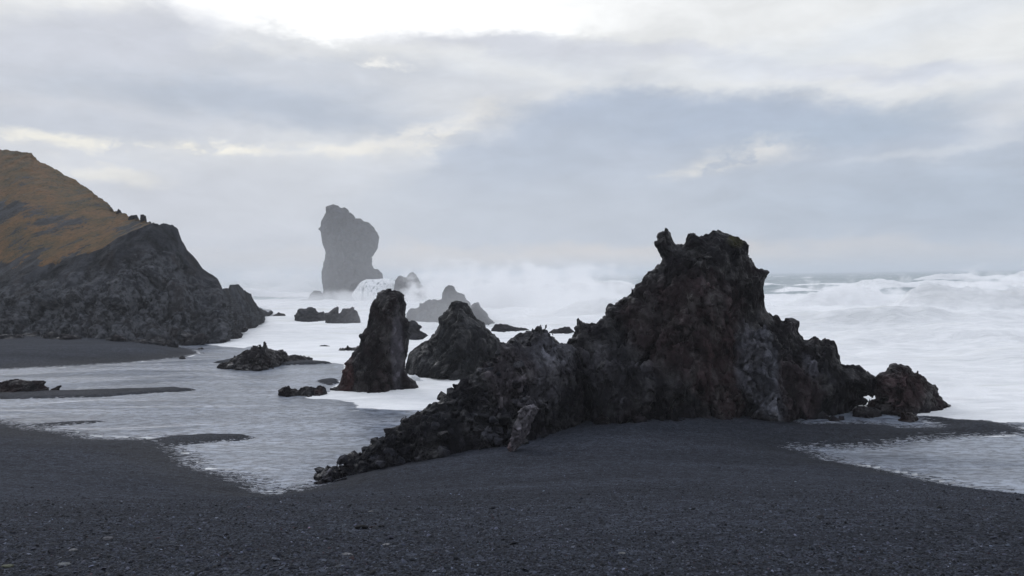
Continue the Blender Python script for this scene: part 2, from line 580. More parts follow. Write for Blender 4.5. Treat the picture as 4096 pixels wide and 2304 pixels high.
def mat_sea():
    m, W, b, out = new_mat('sea_water')
    at = W.new('ShaderNodeAttribute', attribute_name='foam').outputs['Fac']
    geo = W.new('ShaderNodeNewGeometry')
    pos = geo.outputs['Position']
    # streaks run along the shore
    stv = W.vmath('MULTIPLY', pos, (0.35, 1.0, 1.0))
    n_big = W.noise(stv, 0.22, 8, 0.62, 0.6)
    n_mid = W.noise(stv, 1.3, 7, 0.62, 0.8)
    n_fin = W.noise(W.vmath('MULTIPLY', pos, (0.5, 1.0, 1.0)), 9.0, 5, 0.6)
    thr = W.math('ADD', W.math('MULTIPLY', n_big, 0.4), W.math('ADD', W.math('MULTIPLY', n_mid, 0.4), W.math('MULTIPLY', n_fin, 0.2)))
    # foam where attribute beats the noise
    k = W.ramp(W.math('SUBTRACT', W.math('ADD', at, -0.02), thr), -0.05, 0.10)
    shade = W.ramp(n_mid, 0.35, 0.65, 0.0, 1.0)
    shade2 = W.ramp(W.noise(W.vmath('MULTIPLY', pos, (0.5, 1, 1)), 0.09, 7, 0.62, 0.5), 0.35, 0.62)
    foam = W.mix(W.math('MULTIPLY', W.math('ADD', shade, shade2), 0.5), (0.68, 0.69, 0.69), (0.89, 0.89, 0.885))
    silt = W.ramp(n_big, 0.55, 0.68)
    foam = W.mix(W.math('MULTIPLY', silt, 0.5), foam, (0.66, 0.66, 0.61))
    # shallow backwash full of grey sand and tiny bubbles, deeper water blue green
    sh = W.new('ShaderNodeAttribute', attribute_name='shallow').outputs['Fac']
    grain = W.ramp(W.noise(W.vmath('MULTIPLY', pos, (0.55, 1.15, 1.0)), 3.6, 8, 0.82), 0.42, 0.58)
    big_ = W.ramp(W.noise(W.vmath('MULTIPLY', pos, (0.3, 1.0, 1.0)), 0.42, 6, 0.62, 0.6), 0.32, 0.68, 0.5, 1.35)
    water = W.mix(sh, (0.16, 0.215, 0.235), W.mix(W.math('MULTIPLY', grain, big_), (0.045, 0.056, 0.076), (0.27, 0.305, 0.37)))
    dep = W.new('ShaderNodeAttribute', attribute_name='depth').outputs['Fac']
    sn = W.noise(W.vmath('MULTIPLY', pos, (0.55, 1.5, 1.0)), 6.5, 6, 0.72)
    sand = W.ramp(W.math('ADD', dep, W.math('MULTIPLY', W.math('SUBTRACT', sn, 0.5), 0.34)), -0.005, 0.008, 1.0, 0.0)
    sand = W.math('MULTIPLY', sand, W.math('SUBTRACT', 1.0, k))
    water = W.mix(sand, water, (0.030, 0.031, 0.037))
    c = W.mix(k, water, foam)
    W.l.new(c, b.inputs['Base Color'])
    W.put(b.inputs['Roughness'], W.mix(k, W.mix(sand, 0.28, 0.8, kind='FLOAT'), 0.8, kind='FLOAT'))
    W.put(b.inputs['Specular IOR Level'], W.mix(sand, 0.5, 0.1, kind='FLOAT'))
    b.inputs['IOR'].default_value = 1.33
    rip = W.math('ADD', W.math('MULTIPLY', W.noise(W.vmath('MULTIPLY', pos, (0.5, 1.3, 1.0)), 2.2, 8, 0.72), 2.2), W.math('MULTIPLY', W.noise(stv, 0.8, 4, 0.6), 1.5))
    fb = W.math('ADD', W.math('MULTIPLY', n_mid, 6.0), W.math('MULTIPLY', n_fin, 1.0))
    calm = W.ramp(W.noise(W.vmath('MULTIPLY', pos, (0.35, 1.0, 1.0)), 0.28, 4, 0.55, 0.5), 0.38, 0.62, 0.15, 1.0)
    rip = W.math('MULTIPLY', rip, calm)
    h = W.mix(k, rip, fb, kind='FLOAT')
    W.l.new(W.bump(h, 0.7, 0.06), b.inputs['Normal'])
    return m


def mat_foam(name='foam', streak=False):
    m, W, b, out = new_mat(name)
    geo = W.new('ShaderNodeNewGeometry')
    pos = geo.outputs['Position']
    n = W.noise(pos, 2.0, 8, 0.65)
    c = W.mix(W.ramp(n, .35, .6), (0.6, 0.62, 0.63), (0.86, 0.87, 0.88))
    if streak:
        s = W.noise(W.vmath('MULTIPLY', pos, (1.3, 1.3, 0.07)), 1.0, 5, 0.55, 0.1)
        c = W.mix(W.ramp(s, .52, .62), c, (0.28, 0.30, 0.32))
    W.l.new(c, b.inputs['Base Color'])
    b.inputs['Roughness'].default_value = 0.8
    W.l.new(W.bump(n, 0.6, 0.15), b.inputs['Normal'])
    return m


MR = mat_rock()
MFR = mat_far_rock()
MSAND = mat_sand()
MPEB = mat_pebble()
MSEA = mat_sea()
MFOAM = mat_foam()

# ------------------------------------------------------------------ shore outlines (picture pixels at water level -> world)
LAGOON = [(-260, 374), (-100, 371), (0, 369.5), (30, 368), (89, 365), (129, 362.5), (159, 359.6), (187, 357), (199, 353.6), (194, 349.6),
          (176, 346)]
HEAD_FOOT = [(0, 347.6), (60, 348.5), (119, 348.6), (179, 345), (208, 342.6), (223, 342.6), (231, 336.7), (256, 327.7), (262, 320.7), (270.5, 314.3)]
sea_side = [at_z(*p) for p in LAGOON]
foot_w = [at_z(*p) for p in HEAD_FOOT]
# under the headland the coast runs in behind its foot line, then out to the open sea
coast = [(v.x, v.y) for v in sea_side]
coast += [(v.x - 1.0, v.y + 1.5) for v in foot_w[3:]]
coast += [(-44, 150), (-70, 185), (-400, 400), (-900, 900), (900, 900), (500, 60), (90, 14)]
near = [(1300, 560), (1100, 512), (1024, 494.8), (1006.6, 492.8), (972, 487.3), (937, 480), (897, 472), (852.5, 464), (830, 459.5), (815, 452.5),
        (796, 448), (828, 447), (867, 445), (894, 443.6), (910, 440.6), (927, 438), (967, 436.6), (1014.6, 435), (1030, 433.6),
        (1042, 432), (1024, 429), (1015.5, 425.7), (1006.5, 423.7), (991.6, 421), (957, 418.7), (929, 415.7), (915, 415.5),
        (921, 420), (933, 424), (931, 426.2), (902, 427.2), (892, 424.9), (857, 422), (841.5, 423), (808, 423), (796, 421),
        (800, 414), (760, 404), (700, 398), (600, 404), (520, 425), (450, 440), (400, 455), (350, 472), (322, 484), (306, 488.5),
        (274, 493), (261, 491), (258, 483.5), (238, 479), (207, 469), (187, 457), (175, 444), (159, 439), (99, 437), (72, 433), (24, 427), (0, 421),
        (-60, 414), (-160, 405), (-260, 399)]
coast += [(lambda v: (v.x, v.y))(at_z(*p)) for p in near]
ISLES = [
    C2([(-400, 1110), (0, 1095), (300, 1085), (900, 1065), (1500, 1050), (1800, 1040), (2050, 1060), (1900, 1085), (1500, 1110), (1000, 1145), (400, 1160), (0, 1165), (-400, 1180)]),
    C2([(350, 1410), (700, 1375), (1060, 1362), (1110, 1390), (850, 1415), (500, 1430)]),
    [(158, 440), (174, 436.4), (214, 433.6), (248, 434), (262, 437.5), (240, 441), (199, 443), (169, 445)],
    C4([(-480, 245), (-100, 255), (100, 290), (300, 270), (550, 258), (890, 252), (750, 236), (580, 222), (200, 205), (-200, 190)]),
    C4([(560, 422), (720, 408), (850, 408), (900, 440), (740, 485), (600, 445)]),
]
ISLE_H = [0.12, 0.05, 0.10, 0.16, 0.16]
RX0, RY0, RD = -80.0, 14.0, 0.2
rxs = np.arange(RX0, 90, RD); rys = np.arange(RY0, 175, RD)
SH = poly_sdf(coast, rxs, rys)              # positive in the water
ISL = []
for p, h in zip(ISLES, ISLE_H):
    w = [(lambda v: (v.x, v.y))(at_z(*q)) for q in p]
    ax0 = min(q[0] for q in w) - 2; ax1 = max(q[0] for q in w) + 2; ay0 = min(q[1] for q in w) - 2; ay1 = max(q[1] for q in w) + 2
    xs = np.arange(ax0, ax1, 0.1); ys = np.arange(ay0, ay1, 0.1)
    ISL.append((poly_sdf(w, xs, ys), ax0, ay0, h))


def shore(x, y):
    return bilin(SH, RX0, RD, RY0, RD, x, y)


def ground_h(x, y, detail=True):
    x = np.asarray(x, f32); y = np.asarray(y, f32)
    D = shore(x, np.maximum(y, 14.2)) - np.maximum(14.2 - y, 0)
    if detail:
        D = D + 0.35 * fbm(x * 0.5, y * 0.9, x * 0, 4) + 0.12 * fbm(x * 2.5, y * 5, x * 0 + 9, 3)
    B = 0.70 + 3.6 / 17.5 * 2.2 * np.logaddexp(0, (21.6 - y) / 2.2)
    B = np.minimum(B, 4.35)
    # beyond the lagoon, a low apron at the foot of the headland
    far = np.clip((y - 50) / 10, 0, 1)
    B = B * (1 - far) + far * 1.0
    dl = np.maximum(-D, 0); di = np.maximum(D, 0)
    h = B * (1 - np.exp(-dl * dl / (dl + 1.2) / 3.0)) + 0.015 * np.minimum(dl, 1) - 0.5 * (1 - np.exp(-di * di / (di + 1.0) / 5.0)) - 0.02 * np.minimum(di, 3) - 0.01 * np.clip(di - 20, 0, 400)
    for G, ax, ay, ih in ISL:
        inb = (x > ax) & (x < ax + 0.1 * G.shape[0]) & (y > ay) & (y < ay + 0.1 * G.shape[1])
        d = bilin(G, ax, 0.1, ay, 0.1, x, y)
        if detail: d = d + 0.22 * fbm(x * 1.1, y * 2.6, x * 0 + 3, 4)
        t = np.clip(d / 1.3 + 0.5, 0, 1)
        t = t * t * (3 - 2 * t)
        h = np.where(inb & (t > 0), np.maximum(h, h * (1 - t) + ih * t), h)
    h = h + 0.09 * fbm(x * 0.16, y * 0.16, x * 0 + 5, 3) * np.clip(dl / 4, 0, 1)
    if detail:
        h = h + 0.016 * fbm(x * 1.7, y * 2.6, x * 0, 4) + 0.006 * vnoise(x * 14, y * 14, x * 0)
    return h


def on_ground(px, py):
    """where the ray through a picture point meets the beach"""
    d = px_dir(px, py)
    t = np.linspace(3, 140, 12000)
    x = d.x * t; y = d.y * t; z = EYE + d.z * t
    g = np.maximum(ground_h(x, y, False), 0.0)
    i = int(np.argmax(z < g))
    return Vector((float(x[i]), float(y[i]), max(0.0, float(ground_h([x[i]], [y[i]])[0]))))


# ------------------------------------------------------------------ beach
def build_beach():
    nu, nv = 1150, 950
    tmin, tmax = -1.05, 1.05
    u = np.linspace(tmin, tmax, nu)
    v = np.exp(np.linspace(math.log(7.0), math.log(150.0), nv)) - 9.0
    U, V = np.meshgrid(u, v, indexing='ij')
    x = (U * (V + 9.0)).ravel(); y = V.ravel()
    z = ground_h(x, y)
    o = np_mesh('beach', np.stack([x, y, z], 1), [grid_faces(nu, nv)], MSAND)
    tag(o, 'black gravel beach with low sandbars', kind='structure')


build_beach()

# ------------------------------------------------------------------ sea
SURF = [(-44, 150)] + [(lambda v: (v.x, v.y))(at_z(*p)) for p in
        [(270, 314), (262, 321), (256, 328), (231, 337), (223, 343.5), (206, 345)] + C2([(2200, 628), (2450, 650)]) +
        C4([(-20, 62), (130, 98), (330, 165), (580, 228), (890, 252), (900, 400), (740, 535), (510, 590), (600, 597), (850, 612), (1000, 640), (1050, 662), (1060, 686), (1150, 702), (1300, 712), (1500, 722), (1700, 714)]) +
        [(450, 432), (520, 418), (600, 404), (760, 402), (800, 413)] +
        C8([(815, 350), (870, 375), (1330, 390), (1480, 405), (1620, 412), (1900, 442), (2250, 466), (2576, 474), (2900, 480), (3600, 500)])] + [(500, 60), (900, 900), (-900, 900), (-400, 400), (-70, 185)]
SF = poly_sdf(SURF, rxs, rys)


BREAKERS = [(880, 1500, 118, 2.9, 5), (780, 900, 140, 3.2, 6), (740, 1500, 88, 1.5, 4), (830, 1500, 62, 1.0, 2.6), (905, 1400, 420, 4.6, 12), (990, 1500, 330, 4.5, 10), (760, 1100, 230, 2.2, 8),
            (420, 660, 150, 3.6, 6), (380, 660, 205, 3.0, 7), (180, 345, 235, 3.6, 8), (540, 680, 110, 2.2, 4), (100, 330, 340, 3.0, 9), (600, 900, 320, 2.2, 9)]


def build_sea():
    nu, nv = 1200, 1100
    u = np.linspace(-0.86, 0.86, nu)
    v = np.exp(np.linspace(math.log(28.0), math.log(24000.0), nv)) - 12.0
    U, V = np.meshgrid(u, v, indexing='ij')
    x = (U * (V + 12.0)).ravel().astype(f32); y = V.ravel().astype(f32)
    inr = (x > RX0) & (x < 89.5) & (y < 174.5)
    s = np.where(inr, bilin(SF, RX0, RD, RY0, RD, x, y), 30.0)
    s = np.where((y < 45) & (np.abs(x) > 60), -5, s)
    d = np.sqrt(x * x + y * y)
    off = np.clip((y - 42 - 0.15 * x) / 60, 0, 1)                    # how exposed to the swell
    off = np.where(x > 8, np.clip((y - 36) / 40, 0, 1), off)
    off = np.where(x < -8, np.clip((y - 60) / 120, 0, 1), off)
    # swell: trains of crests roughly parallel to the horizon
    ph = y / 27.0 + 0.9 * fbm(x / 60, y / 90, x * 0, 3) + x * 0.004
    cr = 1 - np.abs(np.sin(ph * math.pi))
    cr = cr ** 1.7
    along = np.clip(0.55 + 0.9 * fbm(x / 45, y / 60, x * 0 + 4, 3), 0, 1.4)
    z = off * (1.5 * cr * along - 0.35)
    lump = fbm(x / 7, y / 7, x * 0 + 1, 5)
    lump2 = fbm(x / 22, y / 14, x * 0 + 8, 4, ridged=True)
    fade = np.clip(600 / d, 0, 1)
    z = z + off * fade * (0.45 * lump + 0.30 * lump2) + off * np.clip(1.4 - d / 130, 0, 1) * (0.9 * fbm(x / 13, y / 9, x * 0 + 21, 4, ridged=True) + 0.35 * fbm(x / 3, y / 2.4, x * 0 + 2, 4))
    z = z + 0.03 * np.clip(s / 2, 0, 1) + np.clip(s / 3, 0, 1) * (0.06 * fbm(x / 1.4, y / 0.9, x * 0, 4) + 0.05)
    z = z * np.clip((2500 - d) / 1500, 0.12, 1)
    px_, py_, dp_ = project(x, y, z)
    crest = np.zeros_like(z)
    rag = fbm(x / 6, y / 5, x * 0 + 30, 5, .6)
    for a0, a1, dd, hh, ww in BREAKERS:
        yy = dd * (1 + .05 * fbm(x / (dd * .25), x * 0 + dd, x * 0, 3))
        tt = (y - yy) / ww
        pr = np.where(tt < 0, np.exp(-(tt / .45) ** 2), np.exp(-(tt / 1.3) ** 2))
        lat = np.clip((px_ - a0) / 30, 0, 1) * np.clip((a1 - px_) / 30, 0, 1)
        lat = lat * np.clip(.75 + .9 * fbm(x / (dd * .12), x * 0 + dd * 2, x * 0, 3), .15, 1.5)
        add = hh * pr * lat * (1 + .45 * rag)
        crest = np.maximum(crest, pr * lat)
        z = z + add
    edge = s + 0.30 * fbm(x * 0.8, y * 1.6, x * 0 + 2, 4)
    foam = 0.30 + 0.62 * np.clip(edge / 0.5 + 0.5, 0, 1)
    wet = np.clip(edge / 0.8 + 0.5, 0, 1)
    # offshore the white water thins out into blue green swell with white crests
    lim = np.where(x > 0, 150.0, 190.0) + 40 * fbm(x / 50, y / 60, x * 0 + 6, 3)
    o2 = np.clip((y - lim) / 70, 0, 1)
    foam = foam * (1 - o2) + o2 * (0.33 + 0.42 * np.clip(cr * along - 0.55, 0, 1) * 1.6)
    foam = np.maximum(foam, np.where(y > 55, .33 + .6 * np.clip(crest * 1.6, 0, 1), 0))
    # thin lines of froth left on the lagoon
    ln = np.abs(fbm(x * 0.07, y * 0.55, x * 0 + 12, 3)) < 0.016
    foam = np.where((s < 0) & (y < 60) & (x < 0), foam + np.where(ln, 0.19, 0.0) + 0.05 * fbm(x * .3, y * .8, x * 0, 3), foam)
    # backwash froth rim along the gravel
    dsh = shore(x, np.maximum(y, 14.2))
    rim = inr & (s < 0) & (dsh < 0.55) & (dsh > -0.5)
    foam = np.where(rim, foam + 0.07, foam)
    lip = inr & (s < 0) & (dsh < .22) & (dsh > -.12)
    foam = np.where(lip, foam + .10 + .08 * fbm(x * 1.5, y * 3, x * 0 + 41, 3), foam)
    shallow = 1 - wet * np.clip((y - 60) / 60, 0, 1)
    o = np_mesh('sea', np.stack([x, y, z], 1), [grid_faces(nu, nv)], MSEA, attrs={'foam': foam.astype(f32), 'shallow': shallow.astype(f32), 'depth': np.where(y < 120, -ground_h(x, y), 3).astype(f32)})
    tag(o, 'stormy foaming sea running up into a shallow grey lagoon', kind='structure')


build_sea()


# ------------------------------------------------------------------ rocks
ROCKN = [0]


def rock(name, label, cat, poly, dc, kf=1.3, kb=None, p=0.55, vox=0.06, zmin=-0.3, amp=(0.35, 0.2, 0.08), scale=(1.6, 0.6), aniso=(1, 1, 1),
         base=(0.036, 0.036, 0.040), red=0.25, patches=(), carve=(), add=(), flare=0.5, close_bottom=False, mat=None, group=None, crack=0.6, tilt=0.0, rib=0.0, round_=0.5, smooth=(), parent=None):
    """a solid lava formation: its outline gets its own distance dc [(px, metres)] and a rounded, flaring thickness, then 3-D noise
    breaks the volume into lumps, blocks and cracks; carve / add: (px, py, depth, rx, ry, rz) ellipsoids in metres"""
    ROCKN[0] += 1
    seed = ROCKN[0] * 13.7
    mat = mat or MR
    kb = kb or kf
    dpx = [q[0] for q in dc]; dd = [q[1] for q in dc]
    dm = float(np.mean(dd))
    ppx = [q[0] for q in poly]; ppy = [q[1] for q in poly]
    if not close_bottom:
        poly = list(poly) + [(poly[-1][0] + 3, max(ppy) + 400 ), (poly[0][0] - 3, max(ppy) + 400)]
    x0, x1 = min(ppx) - 4, max(ppx) + 4
    y0, y1 = min(ppy) - 4, max(ppy) + 40
    rs = 0.5 if (x1 - x0) > 60 else 0.25
    S = poly_sdf(poly, np.arange(x0 - 60, x1 + 60, rs), np.arange(y0 - 60, y1 + 260, rs))
    Tm = 0
    wmax = float(S.max()) * max(dd) / FPX
    T = kf * (1 + flare) * wmax ** p + amp[0] * 2
    Tb = kb * (1 + flare) * wmax ** p + amp[0] * 2
    pts = [unproj(a, b, np.interp(a, dpx, dd) + s) for a in (x0, x1) for b in (y0, y1) for s in (-T, Tb)]
    pts += [unproj(a, min(ppy), np.interp(a, dpx, dd) + s) for a in ppx[::3] for s in (-T, Tb)]
    bx0 = min(q.x for q in pts) - amp[0]; bx1 = max(q.x for q in pts) + amp[0]
    by0 = min(q.y for q in pts); by1 = max(q.y for q in pts)
    zt = max(unproj(a, b, np.interp(a, dpx, dd)).z for a, b in zip(ppx, ppy))
    bz1 = zt + 0.6 + amp[0]
    n = [int((bx1 - bx0) / vox) + 2, int((by1 - by0) / vox) + 2, int((bz1 - zmin) / vox) + 2]
    tot = n[0] * n[1] * n[2]
    if tot > 12e6:
        vox = vox * (tot / 12e6) ** (1 / 3)
        n = [int((bx1 - bx0) / vox) + 2, int((by1 - by0) / vox) + 2, int((bz1 - zmin) / vox) + 2]
    X = (bx0 + np.arange(n[0], dtype=f32) * f32(vox))[:, None, None]
    Y = (by0 + np.arange(n[1], dtype=f32) * f32(vox))[None, :, None]
    Z = (zmin + np.arange(n[2], dtype=f32) * f32(vox))[None, None, :]
    PX, PY, DEP = project(X, Y, Z)
    PX = PX.astype(f32); PY = PY.astype(f32); DEP = DEP.astype(f32)
    D = bilin(S, x0 - 60, rs, y0 - 60, rs, PX, PY) * DEP / f32(FPX)
    dcen = np.interp(PX.ravel(), dpx, dd).astype(f32).reshape(PX.shape)
    dl = DEP - dcen
    low = 1 + flare * np.clip(1 - Z / max(zt, 0.5), 0, 1)
    if tilt: dl = dl + f32(tilt) * (Z - zt * 0.5)
    K = np.where(dl < 0, f32(kf), f32(kb)) * low
    r = np.abs(dl) / K
    g = r ** f32(1 / p)
    gp = (1 / p) * r ** f32(1 / p - 1) / K
    F = (g - D) / np.sqrt(1 + gp * gp)
    thin = np.clip(D / (2.8 * (amp[0] + amp[1])) + 0.10, 0.10, 1.0).astype(f32)
    del g, gp, r, K, dl, dcen, D, PX, PY, DEP
    for (a, b, dep, rx, ry, rz) in add:
        c = unproj(a, b, dep)
        q = np.sqrt(((X - c.x) / rx) ** 2 + ((Y - c.y) / ry) ** 2 + ((Z - c.z) / rz) ** 2)
        F = np.minimum(F, ((q - 1) * min(rx, ry, rz)).astype(f32))
    for (a, b, dep, rx, ry, rz) in carve:
        c = unproj(a, b, dep)
        q = np.sqrt(((X - c.x) / rx) ** 2 + ((Y - c.y) / ry) ** 2 + ((Z - c.z) / rz) ** 2)
        F = np.maximum(F, ((1 - q) * min(rx, ry, rz)).astype(f32))
    F = F.astype(f32)
    A = 1.25 * amp[0] + amp[1] + amp[2] + rib * .8 + 2 * vox
    I = np.nonzero((F > -A) & (F < A))
    x = bx0 + I[0].astype(f32) * f32(vox) + seed; y = by0 + I[1].astype(f32) * f32(vox); z = zmin + I[2].astype(f32) * f32(vox)
    s1, s2 = scale
    ax, ay, az = aniso

    def lava(x, y, z):
        """chiselled blocks inside blocks, split by cracks"""
        wx = fbm(x / s1, y / s1, z / s1, 2)
        wy = fbm(x / s1 + 31, y / s1, z / s1, 2)
        big = fbm(x / (s1 * ax), y / (s1 * ay), z / (s1 * az), 3, 0.5)
        g1, g2, gid, gt = worley((x + .4 * s1 * wx) / (1.3 * s1 * ax), (y + .4 * s1 * wy) / (1.3 * s1 * ay), z / (1.3 * s1 * az), True)
        big = .55 * big + .8 * (gid - 0.5) + .8 * gt - 0.35 * np.clip(1 - (g2 - g1) / 0.10, 0, 1)
        if rib:
            big = big + rib / amp[0] * fbm((x + .3 * wx) / (.6 * s1), y / (.6 * s1), z / (2.6 * s1), 3, .5, ridged=True)
        qx = (x / ax + 0.25 * s1 * wx) / s2; qy = (y / ay + 0.25 * s1 * wy) / s2; qz = (z / az + 0.2 * s1 * wx) / s2
        f1, f2, idn, t1 = worley(qx, qy, qz, True)
        e1, e2, id2, t2 = worley(qx * 2.2 + 5 + .2 * wy, qy * 2.2, qz * 2.2, True)
        blk = (idn - 0.5) * 1.0 + 1.7 * t1 + (0.45 - f1) * round_ - crack * np.clip(1 - (f2 - f1) / 0.12, 0, 1) * 0.7
        blk2 = (id2 - 0.5) * 0.9 + 1.6 * t2 + (0.45 - e1) * round_ - crack * np.clip(1 - (e2 - e1) / 0.12, 0, 1) * 0.4
        fin = fbm(x * 3.1 / s2, y * 3.1 / s2, z * 3.1 / s2, 3, 0.6)
        return amp[0] * big + amp[1] * blk * 0.9, idn, id2, amp[1] * 0.5 * blk2 + amp[2] * fin

    N, _a, _b, Nf = lava(x, y, z)
    for (a, b, dep, rad) in smooth:           # unbroken faces between the shattered parts
        c = unproj(a, b, dep)
        q = np.sqrt(((x - seed - c.x) / rad[0]) ** 2 + ((y - c.y) / rad[1]) ** 2 + ((z - c.z) / rad[2]) ** 2)
        q = q + .2 * fbm(x / s1 * 1.5, y / s1 * 1.5, z / s1 * 1.5 + 7, 3)
        w = np.clip((1.2 - q) / .35, 0, 1)
        strip = .5 * vnoise((x + .25 * z) * 3.2 + 3, y * .4, z * .35)
        N = N * (1 - .5 * w) + w * amp[1] * strip
        Nf = Nf * (1 - .25 * w)
    N = N + 0.12 * amp[1] - 0.22 * (0.3 + amp[1]) * np.clip(1.15 - 1.5 * thin[I], 0, 1)
    F[I] = F[I] - (N * thin[I] + Nf * (0.38 + 0.62 * thin[I])).astype(f32)
    del thin
    F[0] = F[-1] = vox; F[:, 0] = F[:, -1] = vox; F[:, :, 0] = F[:, :, -1] = vox
    F = np.clip(F, -3 * vox, 3 * vox)
    gr = vdb.FloatGrid(3 * vox)
    gr.copyFromArray(F)
    tfm = vdb.createLinearTransform(vox)
    tfm.postTranslate((bx0, by0, zmin))
    gr.transform = tfm
    pts, tris, quads = gr.convertToPolygons(0.0, 0.0)
    del F, gr
    pts = np.asarray(pts, f32)
    fs = []
    if len(quads): fs.append(np.asarray(quads, np.int32)[:, ::-1])
    if len(tris): fs.append(np.asarray(tris, np.int32)[:, ::-1])
    # the stone's own colours, then block tones with highlights painted in
    x, y, z = pts[:, 0] + seed, pts[:, 1], pts[:, 2]
    t = np.tile(np.array(base, f32), (len(pts), 1))
    rr = np.clip(red * (1.0 + 1.6 * fbm(x / (1.3 * s1), y / (1.3 * s1), z / (1.3 * s1), 3)), 0, 1)[:, None]
    t = t * (1 - rr) + np.array((0.060, 0.034, 0.031), f32) * rr
    for (a, b, dep, rad, colr, st) in patches:
        c = unproj(a, b, dep)
        if not isinstance(rad, tuple): rad = (rad, rad, rad)
        q = np.sqrt(((pts[:, 0] - c.x) / rad[0]) ** 2 + ((pts[:, 1] - c.y) / rad[1]) ** 2 + ((pts[:, 2] - c.z) / rad[2]) ** 2)
        q = q + 0.32 * fbm(x / s1 * 1.5, y / s1 * 1.5, z / s1 * 1.5 + 7, 4)
        w = (np.clip((1.15 - q) / 0.35, 0, 1) * st)[:, None]
        t = t * (1 - w) + np.array(colr, f32) * w
    _n, i1, i2, _f = lava(x, y, z)
    del _n, _f
    t = t * (1 + 0.30 * fbm(x / s2, y / s2, z / s2, 3)[:, None]) * (0.75 + 0.35 * i1 + 0.1 * i2 + np.where(i1 > .9, .6, 0) + np.where(i2 > .94, .9, 0))[:, None]  # per-block tones paint face contrast and crisp highlights into the tint
    o = np_mesh(name, pts, fs, mat, attrs={'tint': t}, parent=parent)
    # origin at the foot of the rock
    c = pts[:, :].mean(0)
    off = Vector((float(c[0]), float(c[1]), max(0.0, float(pts[:, 2].min()))))
    if parent is None:
        o.data.transform(Matrix.Translation(-off))
        o.location = off
    if label: tag(o, label, cat, group)
    return o

GREY = (0.36, 0.365, 0.39)
RED = (0.105, 0.070, 0.068)

# --- the large outcrop on the right
main_poly = C5([(520, 1500), (530, 1330), (545, 1300), (600, 1230), (630, 1190), (622, 1140), (652, 1110), (655, 1055), (670, 1043), (720, 1065), (800, 1075), (822, 1085), (830, 1100), (870, 1065), (920, 1045), (935, 1020), (950, 1025), (945, 950), (975, 910), (1030, 912), (1060, 890), (1085, 845), (1105, 825), (1150, 810), (1200, 790), (1205, 755), (1230, 710), (1310, 675), (1325, 610), (1365, 595), (1370, 562), (1420, 570), (1450, 545), (1455, 515), (1480, 480), (1500, 455), (1470, 400), (1450, 360), (1420, 310), (1415, 265), (1450, 240), (1455, 190), (1500, 160), (1530, 155), (1550, 125), (1570, 130), (1575, 170), (1600, 190), (1612, 245), (1650, 290), (1700, 300), (1745, 270), (1750, 185), (1780, 172), (1830, 180), (1880, 210), (1930, 210), (1955, 192), (1975, 210), (2000, 170), (2040, 143), (2080, 160), (2110, 165), (2140, 190), (2200, 195), (2240, 215), (2300, 240), (2350, 275), (2375, 310), (2372, 400), (2410, 460), (2440, 520), (2480, 565), (2500, 562), (2548, 580), (2540, 660), (2525, 740), (2535, 860), (2540, 940)]) + \
    C7([(0, 635), (60, 665), (90, 665), (140, 720), (175, 735), (190, 700), (230, 695), (280, 710), (300, 740), (300, 820), (345, 890), (360, 905), (430, 905), (460, 870), (520, 900), (545, 910), (580, 890), (640, 905), (690, 930), (712, 980), (720, 1060), (745, 1130), (765, 1165), (850, 1155), (925, 1180), (1000, 1230), (1060, 1270), (1084, 1288)]) + \
    C8([(1085, 60), (1065, 160), (1040, 205), (905, 198), (955, 230), (1008, 262), (990, 292), (880, 310), (845, 345)])
rock('sea_stack', 'tall dark jagged sea stack with horned top and reddish face, largest rock on the beach', 'sea stack', main_poly,
     [(540, 31), (620, 33), (700, 34.2), (800, 34.6), (850, 34.5), (915, 34.5)], kf=1.15, kb=1.2, p=0.55, vox=0.055, amp=(0.95, 0.26, 0.10), scale=(1.35, 0.55), rib=.50, crack=1.2,
     smooth=[(770, 375, 31.5, (.75, 3, 2.2)), (608, 385, 31, (.9, 3, 1.1)), (720, 345, 31.5, (1.1, 3, 1.6))],
     aniso=(0.8, 0.8, 1.5), red=0.22, flare=0.35,
     patches=[(715, 330, 31, (2.3, 3, 2.6), RED, .85), (735, 370, 31, (1.6, 3, 2.0), (0.12, 0.078, 0.074), .8), (665, 320, 31, (1.6, 3, 2), (0.10, 0.070, 0.068), .7),
              (763, 365, 31, (0.9, 2.5, 2.1), GREY, .75), (777, 390, 31, (0.9, 2.5, 1.2), GREY, .75), (736, 241, 34, (0.45, 2, 0.3), (0.13, 0.12, 0.035), .7),
              (600, 380, 31, (2.0, 3, 1.6), (0.13, 0.126, 0.132), .7), (800, 390, 32, (1.1, 2.5, 1.4), (0.15, 0.11, 0.11), .8), (820, 365, 32, (.35, 2, .7), (.3, .29, .31), .8)],
     carve=[(706, 392, 31.0, 1.25, 1.5, 0.75), (646, 375, 30.8, 0.5, 1.0, 1.4), (790, 345, 32.2, 0.35, 0.9, 2.2)],
     add=[(765, 385, 32.6, 0.75, 1.1, 2.2), (612, 392, 30.4, 0.9, 0.9, 1.5), (690, 330, 32.7, 1.6, 1.3, 2.6)])

